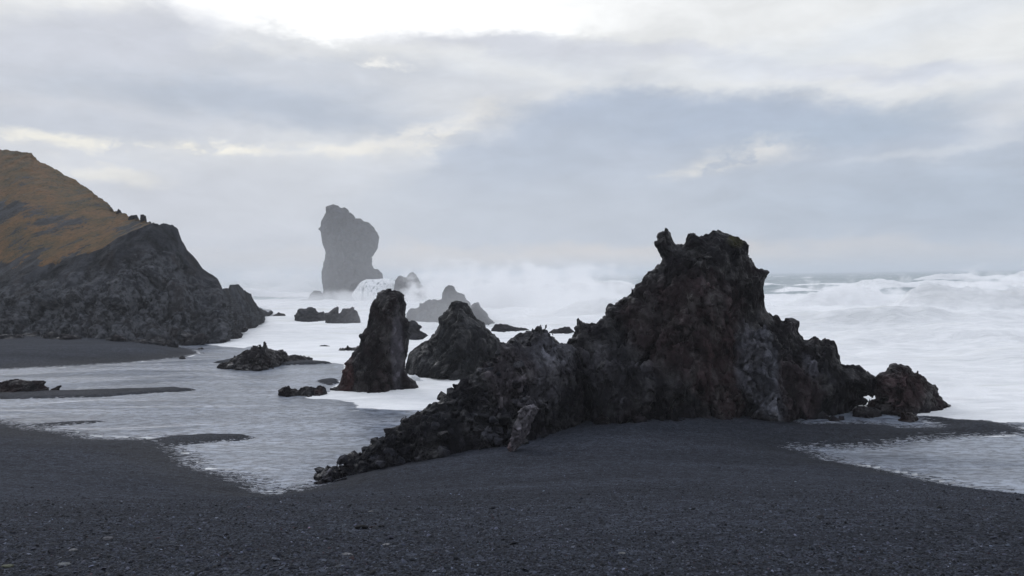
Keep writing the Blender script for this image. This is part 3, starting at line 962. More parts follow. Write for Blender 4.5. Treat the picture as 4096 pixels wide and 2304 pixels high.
# --- right-hand low rock
rock('shore_rock', 'rounded brown lava rock with wet reddish side where surf meets the right of the beach', 'rock',
     C8([(1000, 340), (1015, 260), (1045, 205)]) + C7([(1075, 1350), (1078, 1300), (1090, 1275), (1130, 1240), (1195, 1225), (1215, 1150), (1270, 1138), (1350, 1145), (1420, 1165), (1450, 1200), (1480, 1235), (1500, 1220), (1520, 1255), (1580, 1280), (1630, 1340), (1690, 1350), (1720, 1400)]) +
     C8([(1718, 120), (1725, 200), (1780, 255), (1810, 290), (1840, 310), (1850, 345)])
    ,
     [(870, 34.3), (960, 34.8)], kf=0.95, vox=0.045, amp=(0.25, 0.22, 0.08), scale=(1.2, 0.5), red=0.55, flare=0.3,
     base=(0.05, 0.048, 0.05), patches=[(912, 392, 33, (1.2, 1.5, 0.8), (.15, .095, .09), .8)], carve=[(878, 401, 34.0, 0.28, 1.4, 0.2)])
rock('shore_rock', 'low flat black rock in the wash between tall stack and rounded brown rock', 'rock',
     C8([(845, 352), (870, 325), (900, 308), (960, 312), (1040, 320), (1100, 335), (1150, 355), (1155, 372)]), [(850, 33.0), (890, 33.0)], kf=0.5, vox=0.03,
     amp=(0.08, 0.08, 0.04), scale=(0.6, 0.25), zmin=-0.2)
rock('boulder', 'small wet reddish boulder standing alone in the foamy pool right of the sea stack', 'boulder',
     C8([(1305, 455), (1315, 435), (1338, 428), (1335, 385), (1345, 362), (1375, 362), (1400, 378), (1440, 372), (1480, 398), (1500, 415), (1518, 440), (1522, 470)]),
     [(900, 31.9), (925, 31.9)], kf=0.55, vox=0.025, amp=(0.08, 0.1, 0.04), scale=(0.5, 0.25), red=0.8, zmin=-0.2)

# --- the jagged spur running down to the lagoon
spur_poly = C4([(520, 1460), (580, 1440), (640, 1400), (690, 1340), (740, 1300), (790, 1310), (850, 1290), (910, 1290), (920, 1230), (970, 1200), (1010, 1170), (1080, 1150), (1100, 1120), (1165, 1060), (1170, 1010), (1200, 975), (1260, 990), (1300, 960), (1340, 970), (1350, 930), (1380, 900), (1440, 860), (1470, 800), (1560, 775), (1620, 740), (1700, 705), (1740, 690), (1780, 660), (1860, 620), (1880, 580), (1930, 545), (2000, 505), (2000, 470), (2060, 430), (2100, 400), (2170, 360), (2250, 300), (2290, 240), (2360, 240), (2400, 200), (2455, 170), (2440, 90), (2450, 35), (2540, 40)]) + \
    C6([(0, 150), (30, 135), (80, 180), (110, 205), (180, 160), (200, 85), (280, 40), (340, 5), (355, 20), (358, 100), (375, 180), (400, 175), (480, 180), (560, 190), (660, 235), (700, 300), (720, 500)])
rock('rock_spur', 'long jagged black rock ridge with a pointed pinnacle, sloping down left to the lagoon', 'rock ridge', spur_poly,
     [(250, 22.7), (290, 23.0), (320, 23.8), (360, 25.2), (420, 26.5), (480, 27.8), (545, 29.2), (600, 31)], kf=1.05, kb=0.8, vox=0.045, amp=(0.65, 0.34, 0.09), scale=(1.0, 0.42), rib=.20, round_=.3, aniso=(.85, .85, 1.15),
     red=0.12, flare=0.45, base=(0.034, 0.035, 0.041), crack=1.1,
     smooth=[(556, 355, 28, (1.1, 3, .7)), (520, 360, 27.5, (.8, 3, .8))],
     patches=[(545, 370, 27.5, (1.6, 3, 1.3), (0.21, 0.20, 0.21), .85), (560, 352, 28, (1.2, 2, 0.6), (0.33, 0.33, 0.345), .65), (510, 375, 27, (0.9, 3, 1.0), (0.18, 0.155, 0.155), .8), (480, 425, 25.5, (.5, 1.5, .5), (.16, .16, .17), .8)],
     carve=[(562, 393, 26.6, 0.65, 1.4, 0.55), (522, 405, 26.0, 0.4, .8, 0.35)],
     add=[(541, 351, 29.2, .5, .6, .92), (528, 352, 29.2, .4, .45, .5)])
rock('pale_boulder', 'pale weathered angular boulder leaning against the jagged ridge, its foot in the gravel', 'boulder',
     C6([(-50, 1262), (-40, 1200), (0, 1090), (0, 1060), (30, 960), (60, 880), (130, 810), (190, 800), (250, 812), (275, 850), (250, 890), (215, 960), (200, 1010), (150, 1110), (130, 1180), (70, 1240), (40, 1262)]),
     [(495, 23.95), (540, 25.0)], kf=0.62, vox=0.028, amp=(0.12, 0.16, 0.05), scale=(0.6, 0.32), base=(0.42, 0.385, 0.40), red=0.08, crack=1.2, zmin=0.0, tilt=0.35,
     patches=[(500, 448, 24.4, (0.35, 1, 0.3), (0.32, 0.20, 0.18), .8)])
rock('slab', 'small slanted slab of layered rock at the lower left tip of the jagged ridge', 'rock slab',
     C4([(625, 1425), (640, 1400), (690, 1340), (740, 1298), (785, 1312), (780, 1350), (745, 1385), (715, 1428)]), [(290, 23.75), (310, 23.75)], kf=.55, vox=.02, amp=(.05, .07, .03), scale=(.4, .2), base=(.28, .27, .29), zmin=-.15, crack=1)
rock('boulder', 'black angular boulder between the slanted slab and the jagged ridge', 'boulder',
     C4([(785, 1365), (795, 1315), (830, 1292), (870, 1285), (905, 1298), (925, 1330), (930, 1370)]), [(305, 24.1), (325, 24.1)], kf=.6, vox=.022, amp=(.07, .09, .03), scale=(.4, .22), zmin=-.15, crack=1)
rock('low_rock', 'flat black rock at the water edge, lowest of the ridge tip', 'rock',
     C4([(560, 1462), (590, 1436), (640, 1424), (720, 1432), (790, 1422), (870, 1398), (930, 1392), (900, 1425), (780, 1450)]), [(280, 23.1), (325, 23.4)], kf=.5, vox=.02, amp=(.04, .06, .03), scale=(.4, .2), zmin=-.15)

# --- slender stack
rock('sea_stack', 'slender upright black lava stack standing in the white foam left of the pyramid rock', 'sea stack',
     C4([(735, 560), (740, 490), (770, 488), (830, 450), (860, 380), (870, 320), (910, 275), (890, 245), (955, 190), (980, 130), (1040, 75)]) +
     C3([(1050, 1449), (1020, 1420), (1060, 1390), (1110, 1330), (1130, 1260), (1145, 1160), (1170, 1090), (1205, 1040), (1215, 985), (1260, 965), (1330, 945), (1390, 950), (1440, 965), (1480, 990), (1495, 1060), (1520, 1100), (1515, 1140), (1505, 1180), (1515, 1240), (1545, 1270), (1540, 1320), (1520, 1360), (1548, 1400), (1535, 1449)]) +
     C4([(1530, 60), (1520, 160), (1500, 250), (1490, 330), (1530, 380), (1590, 420), (1630, 470), (1645, 505)]),
     [(330, 42.6), (420, 42.6)], kf=0.85, vox=0.055, amp=(0.50, 0.20, 0.10), scale=(1.1, 0.5), rib=.25, aniso=(.9, .9, 1.3), red=0.38, flare=0.3, smooth=[(396, 350, 41.5, (.4, 1.5, 2.2))],
     patches=[(396, 350, 41.5, (0.35, 1.5, 2.2), (0.27, 0.25, 0.265), .9), (345, 375, 42, (0.5, 2, 1.2), (0.22, 0.10, 0.085), .6)])
rock('low_rock', 'row of low wet lumpy black rocks in shallows at the slender stack foot', 'rock',
     C4([(225, 575), (222, 520), (250, 500), (290, 475), (330, 470), (370, 500), (430, 515), (450, 485), (510, 462), (570, 490), (600, 490), (620, 465), (650, 462), (700, 490), (722, 540), (720, 565)]),
     [(275, 40.9), (330, 41.3)], kf=0.7, vox=0.04, amp=(0.15, 0.2, 0.06), scale=(0.8, 0.4), red=0.4, zmin=-0.2,
     patches=[(320, 386, 40.5, 0.6, (0.11, 0.05, 0.042), .7)])

# --- pyramid rock behind the slender stack
rock('pyramid_rock', 'broad pyramid-shaped dark grey rock with misty flanks right of the slender stack', 'rock',
     C4([(1480, 460), (1500, 330), (1530, 180), (1560, 130), (1640, 60)]) +
     C3([(1730, 1449), (1780, 1400), (1830, 1310), (1832, 1230), (1870, 1205), (1920, 1150), (1945, 1100), (1960, 1065), (2040, 1050), (2080, 1060), (2130, 1090), (2170, 1150), (2190, 1210), (2250, 1260), (2290, 1290), (2310, 1330), (2350, 1360), (2400, 1410), (2440, 1449)]) +
     C4([(2450, 40), (2470, 150), (2520, 260), (2560, 400)]),
     [(400, 49), (520, 49)], kf=1.5, kb=1.4, vox=0.075, amp=(0.85, 0.22, 0.12), scale=(1.7, 0.7), rib=.4, red=0.12, base=(0.042, 0.046, 0.048), flare=0.3, crack=.3, aniso=(1, 1, 1.3))
rock('boulder', 'boulder with water running off its square top at the foot of the pyramid rock', 'boulder',
     C4([(1870, 455), (1872, 390), (1890, 375), (1985, 373), (2005, 395), (2008, 440)]), [(440, 46), (460, 46)], kf=.6, vox=.04, amp=(.06, .1, .04), scale=(.6, .35), zmin=-.2, base=(.05, .055, .06))

# --- ridge behind, in the spray
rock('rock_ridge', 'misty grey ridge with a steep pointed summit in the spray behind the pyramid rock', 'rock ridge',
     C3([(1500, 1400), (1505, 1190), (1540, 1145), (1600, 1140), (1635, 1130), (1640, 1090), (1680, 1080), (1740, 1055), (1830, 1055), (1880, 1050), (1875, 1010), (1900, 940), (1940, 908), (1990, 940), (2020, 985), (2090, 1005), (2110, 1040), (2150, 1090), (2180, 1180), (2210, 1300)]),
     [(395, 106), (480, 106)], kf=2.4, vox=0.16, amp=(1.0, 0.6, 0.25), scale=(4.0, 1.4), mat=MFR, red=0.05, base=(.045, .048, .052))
rock('sharp_rock', 'sharp leaning grey rock peak in the spray behind the right flank of the pyramid rock', 'rock',
     C3([(2120, 1300), (2165, 1110), (2200, 1085), (2240, 1080), (2260, 1130), (2310, 1180), (2350, 1240), (2400, 1290), (2440, 1340), (2480, 1400)]),
     [(460, 95), (510, 95)], kf=1.8, vox=0.13, amp=(0.6, 0.4, 0.2), scale=(3.0, 1.1), mat=MFR, red=0.05, base=(.045, .048, .052))
rock('low_rock', 'low misty lumps of rock left of the pyramid, just behind the slender stack', 'rock',
     C3([(1490, 1500), (1500, 1290), (1530, 1270), (1600, 1270), (1650, 1300), (1680, 1330), (1650, 1360), (1720, 1400), (1740, 1449), (1750, 1540)]),
     [(400, 76), (460, 76)], kf=1.3, vox=0.1, amp=(0.4, 0.35, 0.15), scale=(2.0, 0.9), mat=MFR, base=(.045, .048, .052))
rock('low_rock', 'long low wave-washed rock between the sharp leaning peak and the jagged ridge', 'rock',
     C3([(2350, 1400), (2390, 1310), (2430, 1290), (2480, 1300), (2540, 1300), (2600, 1330), (2700, 1340), (2790, 1380), (2800, 1420)]),
     [(490, 82), (550, 82)], kf=0.9, vox=0.1, amp=(0.3, 0.3, 0.12), scale=(2.0, 0.8), mat=MFR, base=(.05, .053, .056))
rock('low_rock', 'rounded grey rock with foam round it seen just behind the pinnacle of the jagged ridge', 'rock',
     C5([(-60, 1290), (-10, 1240), (70, 1190), (140, 1170), (230, 1168), (330, 1190), (430, 1230), (450, 1262), (490, 1290), (500, 1320)]),
     [(500, 58), (570, 58)], kf=1.2, vox=0.08, amp=(0.3, 0.3, 0.12), scale=(1.6, 0.7), base=(.05, .053, .056))
rock('low_rock', 'wave-washed rock in the gap between the pinnacle and the tall stack shoulder', 'rock',
     C5([(370, 1180), (420, 1150), (470, 1145), (530, 1120), (580, 1125), (610, 1160), (640, 1190)]),
     [(540, 78), (580, 78)], kf=0.9, vox=0.1, amp=(0.3, 0.3, 0.12), scale=(1.6, 0.7), base=(.06, .063, .066))

# --- far stack and its neighbours
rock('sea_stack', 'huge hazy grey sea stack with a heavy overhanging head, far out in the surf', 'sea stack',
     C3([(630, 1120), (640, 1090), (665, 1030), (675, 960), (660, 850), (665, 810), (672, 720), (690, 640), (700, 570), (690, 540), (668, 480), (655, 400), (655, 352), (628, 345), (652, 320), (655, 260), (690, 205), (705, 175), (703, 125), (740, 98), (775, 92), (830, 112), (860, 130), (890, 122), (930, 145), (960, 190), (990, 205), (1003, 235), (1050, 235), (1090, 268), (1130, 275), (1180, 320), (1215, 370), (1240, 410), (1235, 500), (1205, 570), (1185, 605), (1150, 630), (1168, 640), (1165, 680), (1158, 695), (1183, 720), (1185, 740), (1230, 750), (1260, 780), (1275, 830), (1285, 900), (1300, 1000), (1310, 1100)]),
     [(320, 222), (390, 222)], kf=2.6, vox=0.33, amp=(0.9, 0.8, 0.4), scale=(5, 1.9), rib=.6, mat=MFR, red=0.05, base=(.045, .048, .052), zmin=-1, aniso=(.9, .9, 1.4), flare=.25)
rock('cascade_rock', 'broad ledge at the right foot of the far stack, water pouring off it', 'rock',
     C3([(900, 1060), (930, 960), (955, 890), (1020, 858), (1110, 852), (1210, 846), (1300, 842), (1400, 862), (1480, 880), (1500, 1060)]),
     [(350, 196), (410, 196)], kf=1.7, vox=0.3, amp=(0.6, 0.4, 0.2), scale=(4, 1.8), mat=MFR, base=(.05, .053, .056), zmin=-1, flare=.2)
rock('sharp_rock', 'small jagged twin-peaked rock standing in the breakers right of the far stack', 'rock',
     C3([(1380, 1000), (1400, 855), (1450, 805), (1480, 825), (1510, 825), (1550, 780), (1580, 770), (1610, 800), (1640, 850), (1660, 900), (1715, 918), (1720, 1000)]),
     [(400, 190), (430, 190)], kf=2.0, vox=0.26, amp=(0.7, 0.6, 0.25), scale=(4, 1.6), mat=MFR, base=(.045, .048, .052), zmin=-1)
rock('low_rock', 'low rock shelf at the left foot of the far stack', 'rock',
     C3([(430, 1075), (460, 1050), (530, 1045), (540, 1000), (580, 965), (650, 962), (680, 1000), (690, 1080)]), [(300, 214), (330, 214)], kf=1.4, vox=0.3, amp=(0.4, 0.5, 0.2), scale=(4, 1.6), mat=MFR, base=(.05, .053, .056), zmin=-1)
rock('low_rock', 'thin dark reef awash near the horizon off the tip of the headland', 'rock',
     C3([(-60, 1025), (-20, 1005), (30, 998), (100, 998), (135, 1018), (140, 1030)]), [(240, 240), (275, 240)], kf=1.2, vox=0.3, amp=(0.25, 0.3, 0.15), scale=(3, 1.2), mat=MFR, zmin=-1)
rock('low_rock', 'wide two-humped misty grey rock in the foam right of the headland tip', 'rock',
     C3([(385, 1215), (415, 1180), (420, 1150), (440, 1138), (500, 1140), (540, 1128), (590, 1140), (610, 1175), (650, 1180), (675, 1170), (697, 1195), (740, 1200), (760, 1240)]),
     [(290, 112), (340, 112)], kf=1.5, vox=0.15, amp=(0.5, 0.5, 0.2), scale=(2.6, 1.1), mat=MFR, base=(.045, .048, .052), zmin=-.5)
rock('low_rock', 'split-topped misty grey rock in the foam, right of the two-humped rock', 'rock',
     C3([(690, 1235), (700, 1190), (740, 1180), (790, 1130), (825, 1125), (832, 1190), (850, 1195), (870, 1140), (940, 1135), (960, 1118), (990, 1112), (1005, 1140), (1015, 1190), (1045, 1230), (1055, 1290), (1070, 1340)]),
     [(320, 103), (370, 100)], kf=1.5, vox=0.14, amp=(0.5, 0.5, 0.2), scale=(2.6, 1.1), mat=MFR, base=(.045, .048, .052), zmin=-.5)
rock('boulder', 'small dark rock awash off the tip of the headland', 'boulder',
     C3([(160, 1212), (210, 1190), (230, 1175), (240, 1185), (290, 1195), (298, 1212)]), [(275, 130), (290, 130)], kf=.9, vox=.14, amp=(.2, .2, .1), scale=(1.5, .8), mat=MFR, zmin=-.5)
rock('boulder', 'tiny dark rock in the white water just left of the slender stack top', 'boulder',
     C3([(1080, 1212), (1095, 1195), (1115, 1195), (1135, 1205), (1140, 1216)]), [(380, 128), (390, 128)], kf=.7, vox=.12, amp=(.15, .2, .1), scale=(1.5, .8), mat=MFR, zmin=-.5)

# --- middle distance, left
rock('lava_outcrop', 'craggy black lava outcrop on a gravel spit in the middle of the lagoon', 'rock outcrop',
     C2([(2180, 850), (2215, 800), (2300, 780), (2340, 750), (2420, 700), (2460, 680), (2530, 635), (2576, 615)]) +
     C4([(0, 65), (60, 60), (85, 35), (105, 30), (125, 90), (200, 115), (260, 110), (300, 130), (330, 165), (400, 155), (450, 165), (510, 185), (540, 180), (580, 222), (600, 240)]),
     [(215, 54.0), (260, 54.0), (290, 57.5), (320, 58.5)], kf=1.1, vox=0.06, amp=(0.3, 0.36, 0.12), scale=(1.1, 0.5), red=0.3, crack=.8, zmin=-.2, base=(.042, .04, .042), flare=.6)
rock('low_rock', 'low reddish lava rock at the left edge, surrounded by shallow water', 'rock',
     C2([(-420, 1050), (-380, 1000), (-200, 975), (-60, 985), (0, 985), (60, 975), (110, 960), (200, 958), (260, 970), (320, 975), (400, 970), (440, 968), (478, 990), (450, 1012), (495, 1045), (500, 1060)]),
     [(-40, 43.6), (50, 43.6)], kf=0.8, vox=0.045, amp=(0.15, 0.24, 0.08), scale=(0.9, 0.4), red=0.85, zmin=-.2, crack=.8)
rock('low_rock', 'thin reddish sliver of rock awash beside the low rock at the left edge', 'rock',
     C2([(500, 1065), (540, 1045), (580, 1020), (620, 1015), (630, 1028), (600, 1048)]), [(45, 43.6), (65, 43.6)], kf=.4, vox=.03, amp=(.04, .07, .03), scale=(.5, .25), red=.8, zmin=-.1)
rock('boulder', 'dome-shaped dark rock in the foam between the lava outcrop and the slender stack', 'boulder',
     C4([(632, 108), (632, 75), (650, 62), (690, 57), (740, 70), (768, 95), (775, 110)]), [(310, 69), (340, 69)], kf=.8, vox=.06, amp=(.12, .16, .06), scale=(1, .5), zmin=-.2)
rock('low_rock', 'low jagged line of rocks touching the left side of the slender stack', 'rock',
     C4([(670, 160), (740, 130), (820, 125), (850, 90), (890, 88), (920, 62), (960, 90), (1000, 85), (1040, 62), (1080, 70), (1120, 110), (1130, 150)]),
     [(320, 65), (400, 65)], kf=.9, vox=.06, amp=(.2, .26, .08), scale=(1, .5), zmin=-.2, crack=.8)
rock('boulder', 'small boulder in the shallows left of the lava outcrop', 'boulder',
     C2([(1795, 748), (1805, 730), (1830, 720), (1855, 728), (1868, 748)]), [(178, 60.5), (188, 60.5)], kf=.45, vox=.04, amp=(.05, .08, .04), scale=(.6, .3), zmin=-.1)
rock('boulder', 'small flat boulder at the water line below the headland', 'boulder',
     C2([(1982, 657), (1995, 642), (2030, 637), (2050, 645), (2056, 658)]), [(196, 68.2), (206, 68.2)], kf=.5, vox=.05, amp=(.05, .08, .04), scale=(.6, .3), zmin=-.1)

# ------------------------------------------------------------------ headland
def mat_headland():
    m, W, b, out = new_mat('grassy_cliff')
    at = W.new('ShaderNodeAttribute', attribute_name='grass').outputs['Fac']
    geo = W.new('ShaderNodeNewGeometry')
    pos = geo.outputs['Position']
    n1 = W.noise(pos, 0.35, 8, 0.65)
    n2 = W.noise(pos, 2.4, 6, 0.65)
    n3 = W.noise(W.vmath('MULTIPLY', pos, (1, 1, 0.35)), 0.6, 7, 0.6, 0.5)
    rockc = W.mix(W.ramp(n3, .35, .7), (0.010, 0.011, 0.014), (0.058, 0.062, 0.074))
    rub = W.new('ShaderNodeAttribute', attribute_name='rubble').outputs['Fac']
    rockc = W.mix(W.math('MULTIPLY', rub, W.ramp(W.noise(pos, 1.7, 5, .65), .42, .6)), rockc, (0.13, 0.135, 0.15))
    rockc = W.mix(W.math('MULTIPLY', W.ramp(n1, .5, .66), .45), rockc, (0.034, 0.025, 0.021))
    gc = W.mix(W.ramp(n1, .36, .64), (0.092, 0.066, 0.025), (0.175, 0.088, 0.030))
    gc = W.mix(W.ramp(n2, .45, .7), gc, (0.040, 0.034, 0.018))
    mask = W.math('ADD', at, W.math('MULTIPLY', W.math('SUBTRACT', W.math('ADD', W.math('MULTIPLY', n1, .7), W.math('MULTIPLY', n2, .6)), .65), 2.4))
    c = W.mix(W.ramp(mask, .42, .58), rockc, gc)
    fl = W.ramp(W.noise(pos, 1.3, 4, .6), .70, .74)
    c = W.mix(W.math('MULTIPLY', fl, .5), c, (0.2, 0.2, 0.2))
    W.l.new(c, b.inputs['Base Color'])
    b.inputs['Roughness'].default_value = 0.75
    b.inputs['Specular IOR Level'].default_value = 0.08
    h = W.math('ADD', W.math('MULTIPLY', n3, 2.0), W.math('ADD', n2, W.noise(pos, 6.0, 5, .7)))
    W.l.new(W.bump(h, 1.0, 0.35), b.inputs['Normal'])
    return m


RIDGE = [(-260, 138), (-60, 146)] + C1([(0, 92), (180, 112), (280, 118), (320, 128), (340, 165), (420, 220), (500, 265), (600, 325), (700, 375), (800, 430), (850, 460), (930, 515), (945, 545), (1000, 590), (1080, 640), (1150, 705), (1220, 728), (1285, 772), (1400, 812), (1490, 825), (1540, 835), (1600, 855), (1650, 850), (1740, 868), (1775, 895), (1787, 940), (1800, 985), (1830, 1050), (1865, 1110), (1920, 1160), (1980, 1230), (2025, 1295), (2180, 1390), (2205, 1449)]) + \
    C2([(2228, 52), (2262, 42), (2305, 45), (2325, 5), (2400, 5), (2450, 60), (2520, 100), (2560, 190)]) + C3([(30, 1140), (80, 1160), (145, 1200), (170, 1235)])


def build_headland():
    nu, nseg = 760, 520
    px = np.linspace(-240, RIDGE[-1][0], nu)
    I = lambda pts: np.interp(px, [p[0] for p in pts], [p[1] for p in pts])
    rowR = I(RIDGE)
    rowF = I([(-240, 347), (0, 347.6), (60, 348.5), (119, 348.8), (179, 345.2), (208, 342.8), (223, 342.6), (231, 336.7), (256, 327.7), (262, 320.7), (268, 316), (274, 313)])
    rowB = I([(-240, 322), (0, 324), (60, 324), (100, 322), (179, 317), (230, 320), (256, 318), (268, 313), (274, 312)])
    rowG = I([(-240, 285), (0, 279), (25, 270), (50, 265), (73.5, 259), (99, 251), (119, 239), (139, 229.5), (150, 224.5), (160, 225), (400, 400)])
    rowG = np.maximum(rowG, rowR + 0.5)
    rowG = np.where(px > 158, rowR + 1.0, rowG)
    dF = np.array([ (lambda v: (v - Vector((0, 0, EYE))).dot(fwd))(at_z(a, r, 0.05)) for a, r in zip(px, rowF)])
    dB = dF + I([(-240, 6), (100, 5), (180, 4), (240, 3), (262, 2), (274, .5)])
    dG = dB + I([(-240, 9), (0, 8), (100, 6.5), (150, 7), (180, 8), (230, 6), (262, 3), (274, 1)])
    dR = dG + I([(-240, 60), (0, 42), (75, 34), (110, 22), (140, 6), (158, .5), (180, .3), (274, .1)])
    P = lambda row, d: np.array([unproj(a, r, q)[:] for a, r, q in zip(px, row, d)])
    A = P(rowF, dF); Bq = P(np.minimum(rowB, rowF - 1), dB); G = P(rowG, dG); Rg = P(rowR, dR)
    A0 = A.copy(); A0[:, 2] = -1.2; A0[:, 1] -= 1.0
    dirv = np.array([(a - 512) / FPX for a in px])
    ker = np.hanning(91); ker /= ker.sum()
    sm = lambda v: np.convolve(np.pad(v, 45, mode='edge'), ker, 'valid')
    Gs = P(np.maximum(sm(rowG), rowG), dG); Rs = P(np.maximum(sm(rowR), rowR), dR)
    bk = Rg.copy(); bw = I([(-240, 40), (0, 30), (150, 14), (274, 3)]); bk[:, 1] += bw; bk[:, 0] += bw * dirv * 0.6; bk[:, 2] = bk[:, 2] * 0.55
    bk2 = bk.copy(); bk2[:, 1] += bw * .5; bk2[:, 2] = -1.5
    keys = [A0, A, Bq, G, Rg, bk, bk2]
    cnt = [8, 90, 170, 180, 50, 22]
    rows = []; seg = []
    for i, n in enumerate(cnt):
        for k in range(n):
            t = k / n
            w = np.clip((t - .75) / .25, 0, 1); w = w * w * (3 - 2 * w)
            e = keys[i + 1]
            if i == 2: e = Gs * (1 - w) + G * w
            if i == 3: e = Rs * (1 - w) + Rg * w
            rows.append(keys[i] * (1 - t) + e * t); seg.append(i + t)
    rows.append(keys[-1]); seg.append(6.0)
    Q = np.stack(rows, 1).astype(np.float64)           # nu, nv, 3
    sg = np.tile(np.array(seg), (nu, 1))
    # bulging cliff and hollows between its ribs
    du = np.gradient(Q, axis=0); dv = np.gradient(Q, axis=1)
    N = np.cross(du, dv); N /= np.linalg.norm(N, axis=2, keepdims=True) + 1e-9
    N = np.where(N[..., 1:2] > 0, -N, N) if False else N
    x, y, z = Q[..., 0].astype(f32), Q[..., 1].astype(f32), Q[..., 2].astype(f32)
    rib = fbm(x / 5.5, y / 5.5, z / 16, 4, .55, ridged=True)
    med = fbm(x / 2.2, y / 2.2, z / 3.4, 4, .55)
    fin = fbm(x / .7, y / .7, z / .8, 3, .6)
    f1, f2, idn = worley(x / 1.5 + .4 * med, y / 1.5, z / 1.7)
    cliff = np.clip(sg - 1.0, 0, 1) * np.clip(3.15 - sg, 0, 1)
    rub = np.clip(1.6 - np.abs(sg - 1.6), 0, 1) * (sg < 2.7)
    grs = np.clip(sg - 2.9, 0, 1)
    tipf = I([(-240, 1), (150, 1), (230, .7), (262, .35), (274, .1)])[:, None]
    gx = fbm(x / 6, y / 6, z / 6 + 3, 4)
    h1, h2, hid, ht = worley(x / 2.6 + .3 * med, y / 2.6, z / 3.4, True)
    k1, k2, kid, kt = worley(x / .9 + .3 * fin, y / .9, z / .9, True)
    fac = 1.5 * ht + .8 * (hid - .5) - .5 * np.clip(1 - (h2 - h1) / .12, 0, 1)
    fac2 = 1.5 * kt + .9 * (kid - .5) - .4 * np.clip(1 - (k2 - k1) / .14, 0, 1)
    disp = cliff * (2.1 * rib + .6 * med + .25 * fin + 0.75 * fac * np.clip((3.0 - sg) * 2, 0, 1) + .14 * fac2) + rub * np.clip(2.2 - sg, 0, 1) * (.6 * ((.5 - f1) * 1.3 + .8 * (idn - .5)) + .45 * fac + .42 * fac2) + grs * (.5 * gx + .12 * fin + .16 * med)
    disp = disp * tipf
    near_ridge = 1 - np.exp(-((sg - 4) / .12) ** 2) * .55
    disp = disp * near_ridge + .35 * tipf * np.clip((px[:, None] - 60) / 120, .3, 1) * np.exp(-((sg - 4) / .15) ** 2) * (.7 * med + (.5 - f1) + .8 * fac + .5 * fac2)
    if np.mean(N[:, 150:200, 1]) > 0: N = -N
    Q = Q + N * disp[..., None]
    sgn = sg + .30 * fbm(x / 3.5, y / 3.5, z / 3.5 + 2, 4) + .05 * fin
    grass = np.clip((sgn - 2.98) / .07, 0, 1) * .80
    band = np.exp(-((sg - 3.36 - .16 * gx - .08 * med) / .10) ** 2) * np.clip(.55 + 1.2 * fbm(x / 7, y / 7, z / 7 + 5, 3), 0, 1.2) * np.clip((150 - px) / 60, 0, 1)[:, None]
    grass = grass - .95 * band - .18 * np.clip((px[:, None] - 95) / 40, 0, 1) - .30 * np.clip(fbm(x / 4.0, y / 4.0, z / 4 + 11, 4), 0, 1)
    grass = np.where(px[:, None] > 150, grass * .25, grass)
    o = np_mesh('headland', Q.reshape(-1, 3), [grid_faces(nu, Q.shape[1])], mat_headland(), attrs={'grass': grass.ravel().astype(f32), 'rubble': (np.clip(rub * 1.0, 0, 1) * (sg > .9) * tipf).ravel().astype(f32)})
    tag(o, 'grassy headland with dark sea cliff', kind='structure')
    return px, rowR, dR


hp, hr, hd = build_headland()


def ridge_at(a):
    return float(np.interp(a, hp, hd))


for lab, pts in [
    ('squared upright stone block standing on the edge of the grassy headland', [(1408, 835), (1410, 748), (1440, 744), (1472, 765), (1478, 835)]),
    ('lumpy low stone left of the squared block on the headland edge', [(1285, 800), (1295, 765), (1325, 755), (1345, 752), (1375, 752), (1400, 790), (1405, 830)]),
    ('small pointed stone, highest of those on the headland edge', [(1168, 740), (1180, 700), (1196, 686), (1215, 705), (1235, 745)])]:
    pts = C1(pts)
    a = sum(p[0] for p in pts) / len(pts)
    d = ridge_at(a)
    c = unproj(a, max(p[1] for p in pts), d)
    rock('standing_stone', lab, 'rock', pts, [(a - 5, d), (a + 5, d)], kf=.55, vox=.07, amp=(.1, .14, .05), scale=(1, .5), zmin=c.z - 1.0, mat=MFR, flare=.1)


# ------------------------------------------------------------------ loose boulders (a few shapes, copied)
def blob_mesh(name, seed, n=26, rough=.35, flat=.7, mat=None, colr=(.04, .04, .045), red=.2):
    th = np.linspace(0, math.pi, n); ph = np.linspace(0, 2 * math.pi, n * 2, endpoint=False)
    T, Pq = np.meshgrid(th, ph, indexing='ij')
    v = np.stack([np.sin(T) * np.cos(Pq), np.sin(T) * np.sin(Pq), np.cos(T)], -1).reshape(-1, 3).astype(f32)
    s = seed * 7.31
    f1, f2, idn = worley(v[:, 0] * 1.3 + s, v[:, 1] * 1.3 + s, v[:, 2] * 1.3)
    r = 1 + rough * (1.4 * (.5 - f1) + .6 * (idn - .5)) + .3 * rough * fbm(v[:, 0] * 3 + s, v[:, 1] * 3, v[:, 2] * 3, 3) + .25 * fbm(v[:, 0] * .9 + s, v[:, 1], v[:, 2], 1)
    v = v * r[:, None] * np.array([1.15, .9, flat], f32)
    m = n * 2
    q = []
    for i in range(n - 1):
        for j in range(m):
            q.append((i * m + j, i * m + (j + 1) % m, (i + 1) * m + (j + 1) % m, (i + 1) * m + j))
    q = np.array(q, np.int32)[:, ::-1]
    t = np.tile(np.array(colr, f32), (len(v), 1)) * (1 + .3 * fbm(v[:, 0] * 2 + s, v[:, 1] * 2, v[:, 2] * 2, 2)[:, None])
    rr = np.clip(red * (1 + 2 * fbm(v[:, 0] + s, v[:, 1], v[:, 2], 2)), 0, 1)[:, None]
    t = t * (1 - rr) + np.array((.07, .036, .032), f32) * rr
    o = np_mesh(name, v, [q], mat or MR, attrs={'tint': t})
    return o


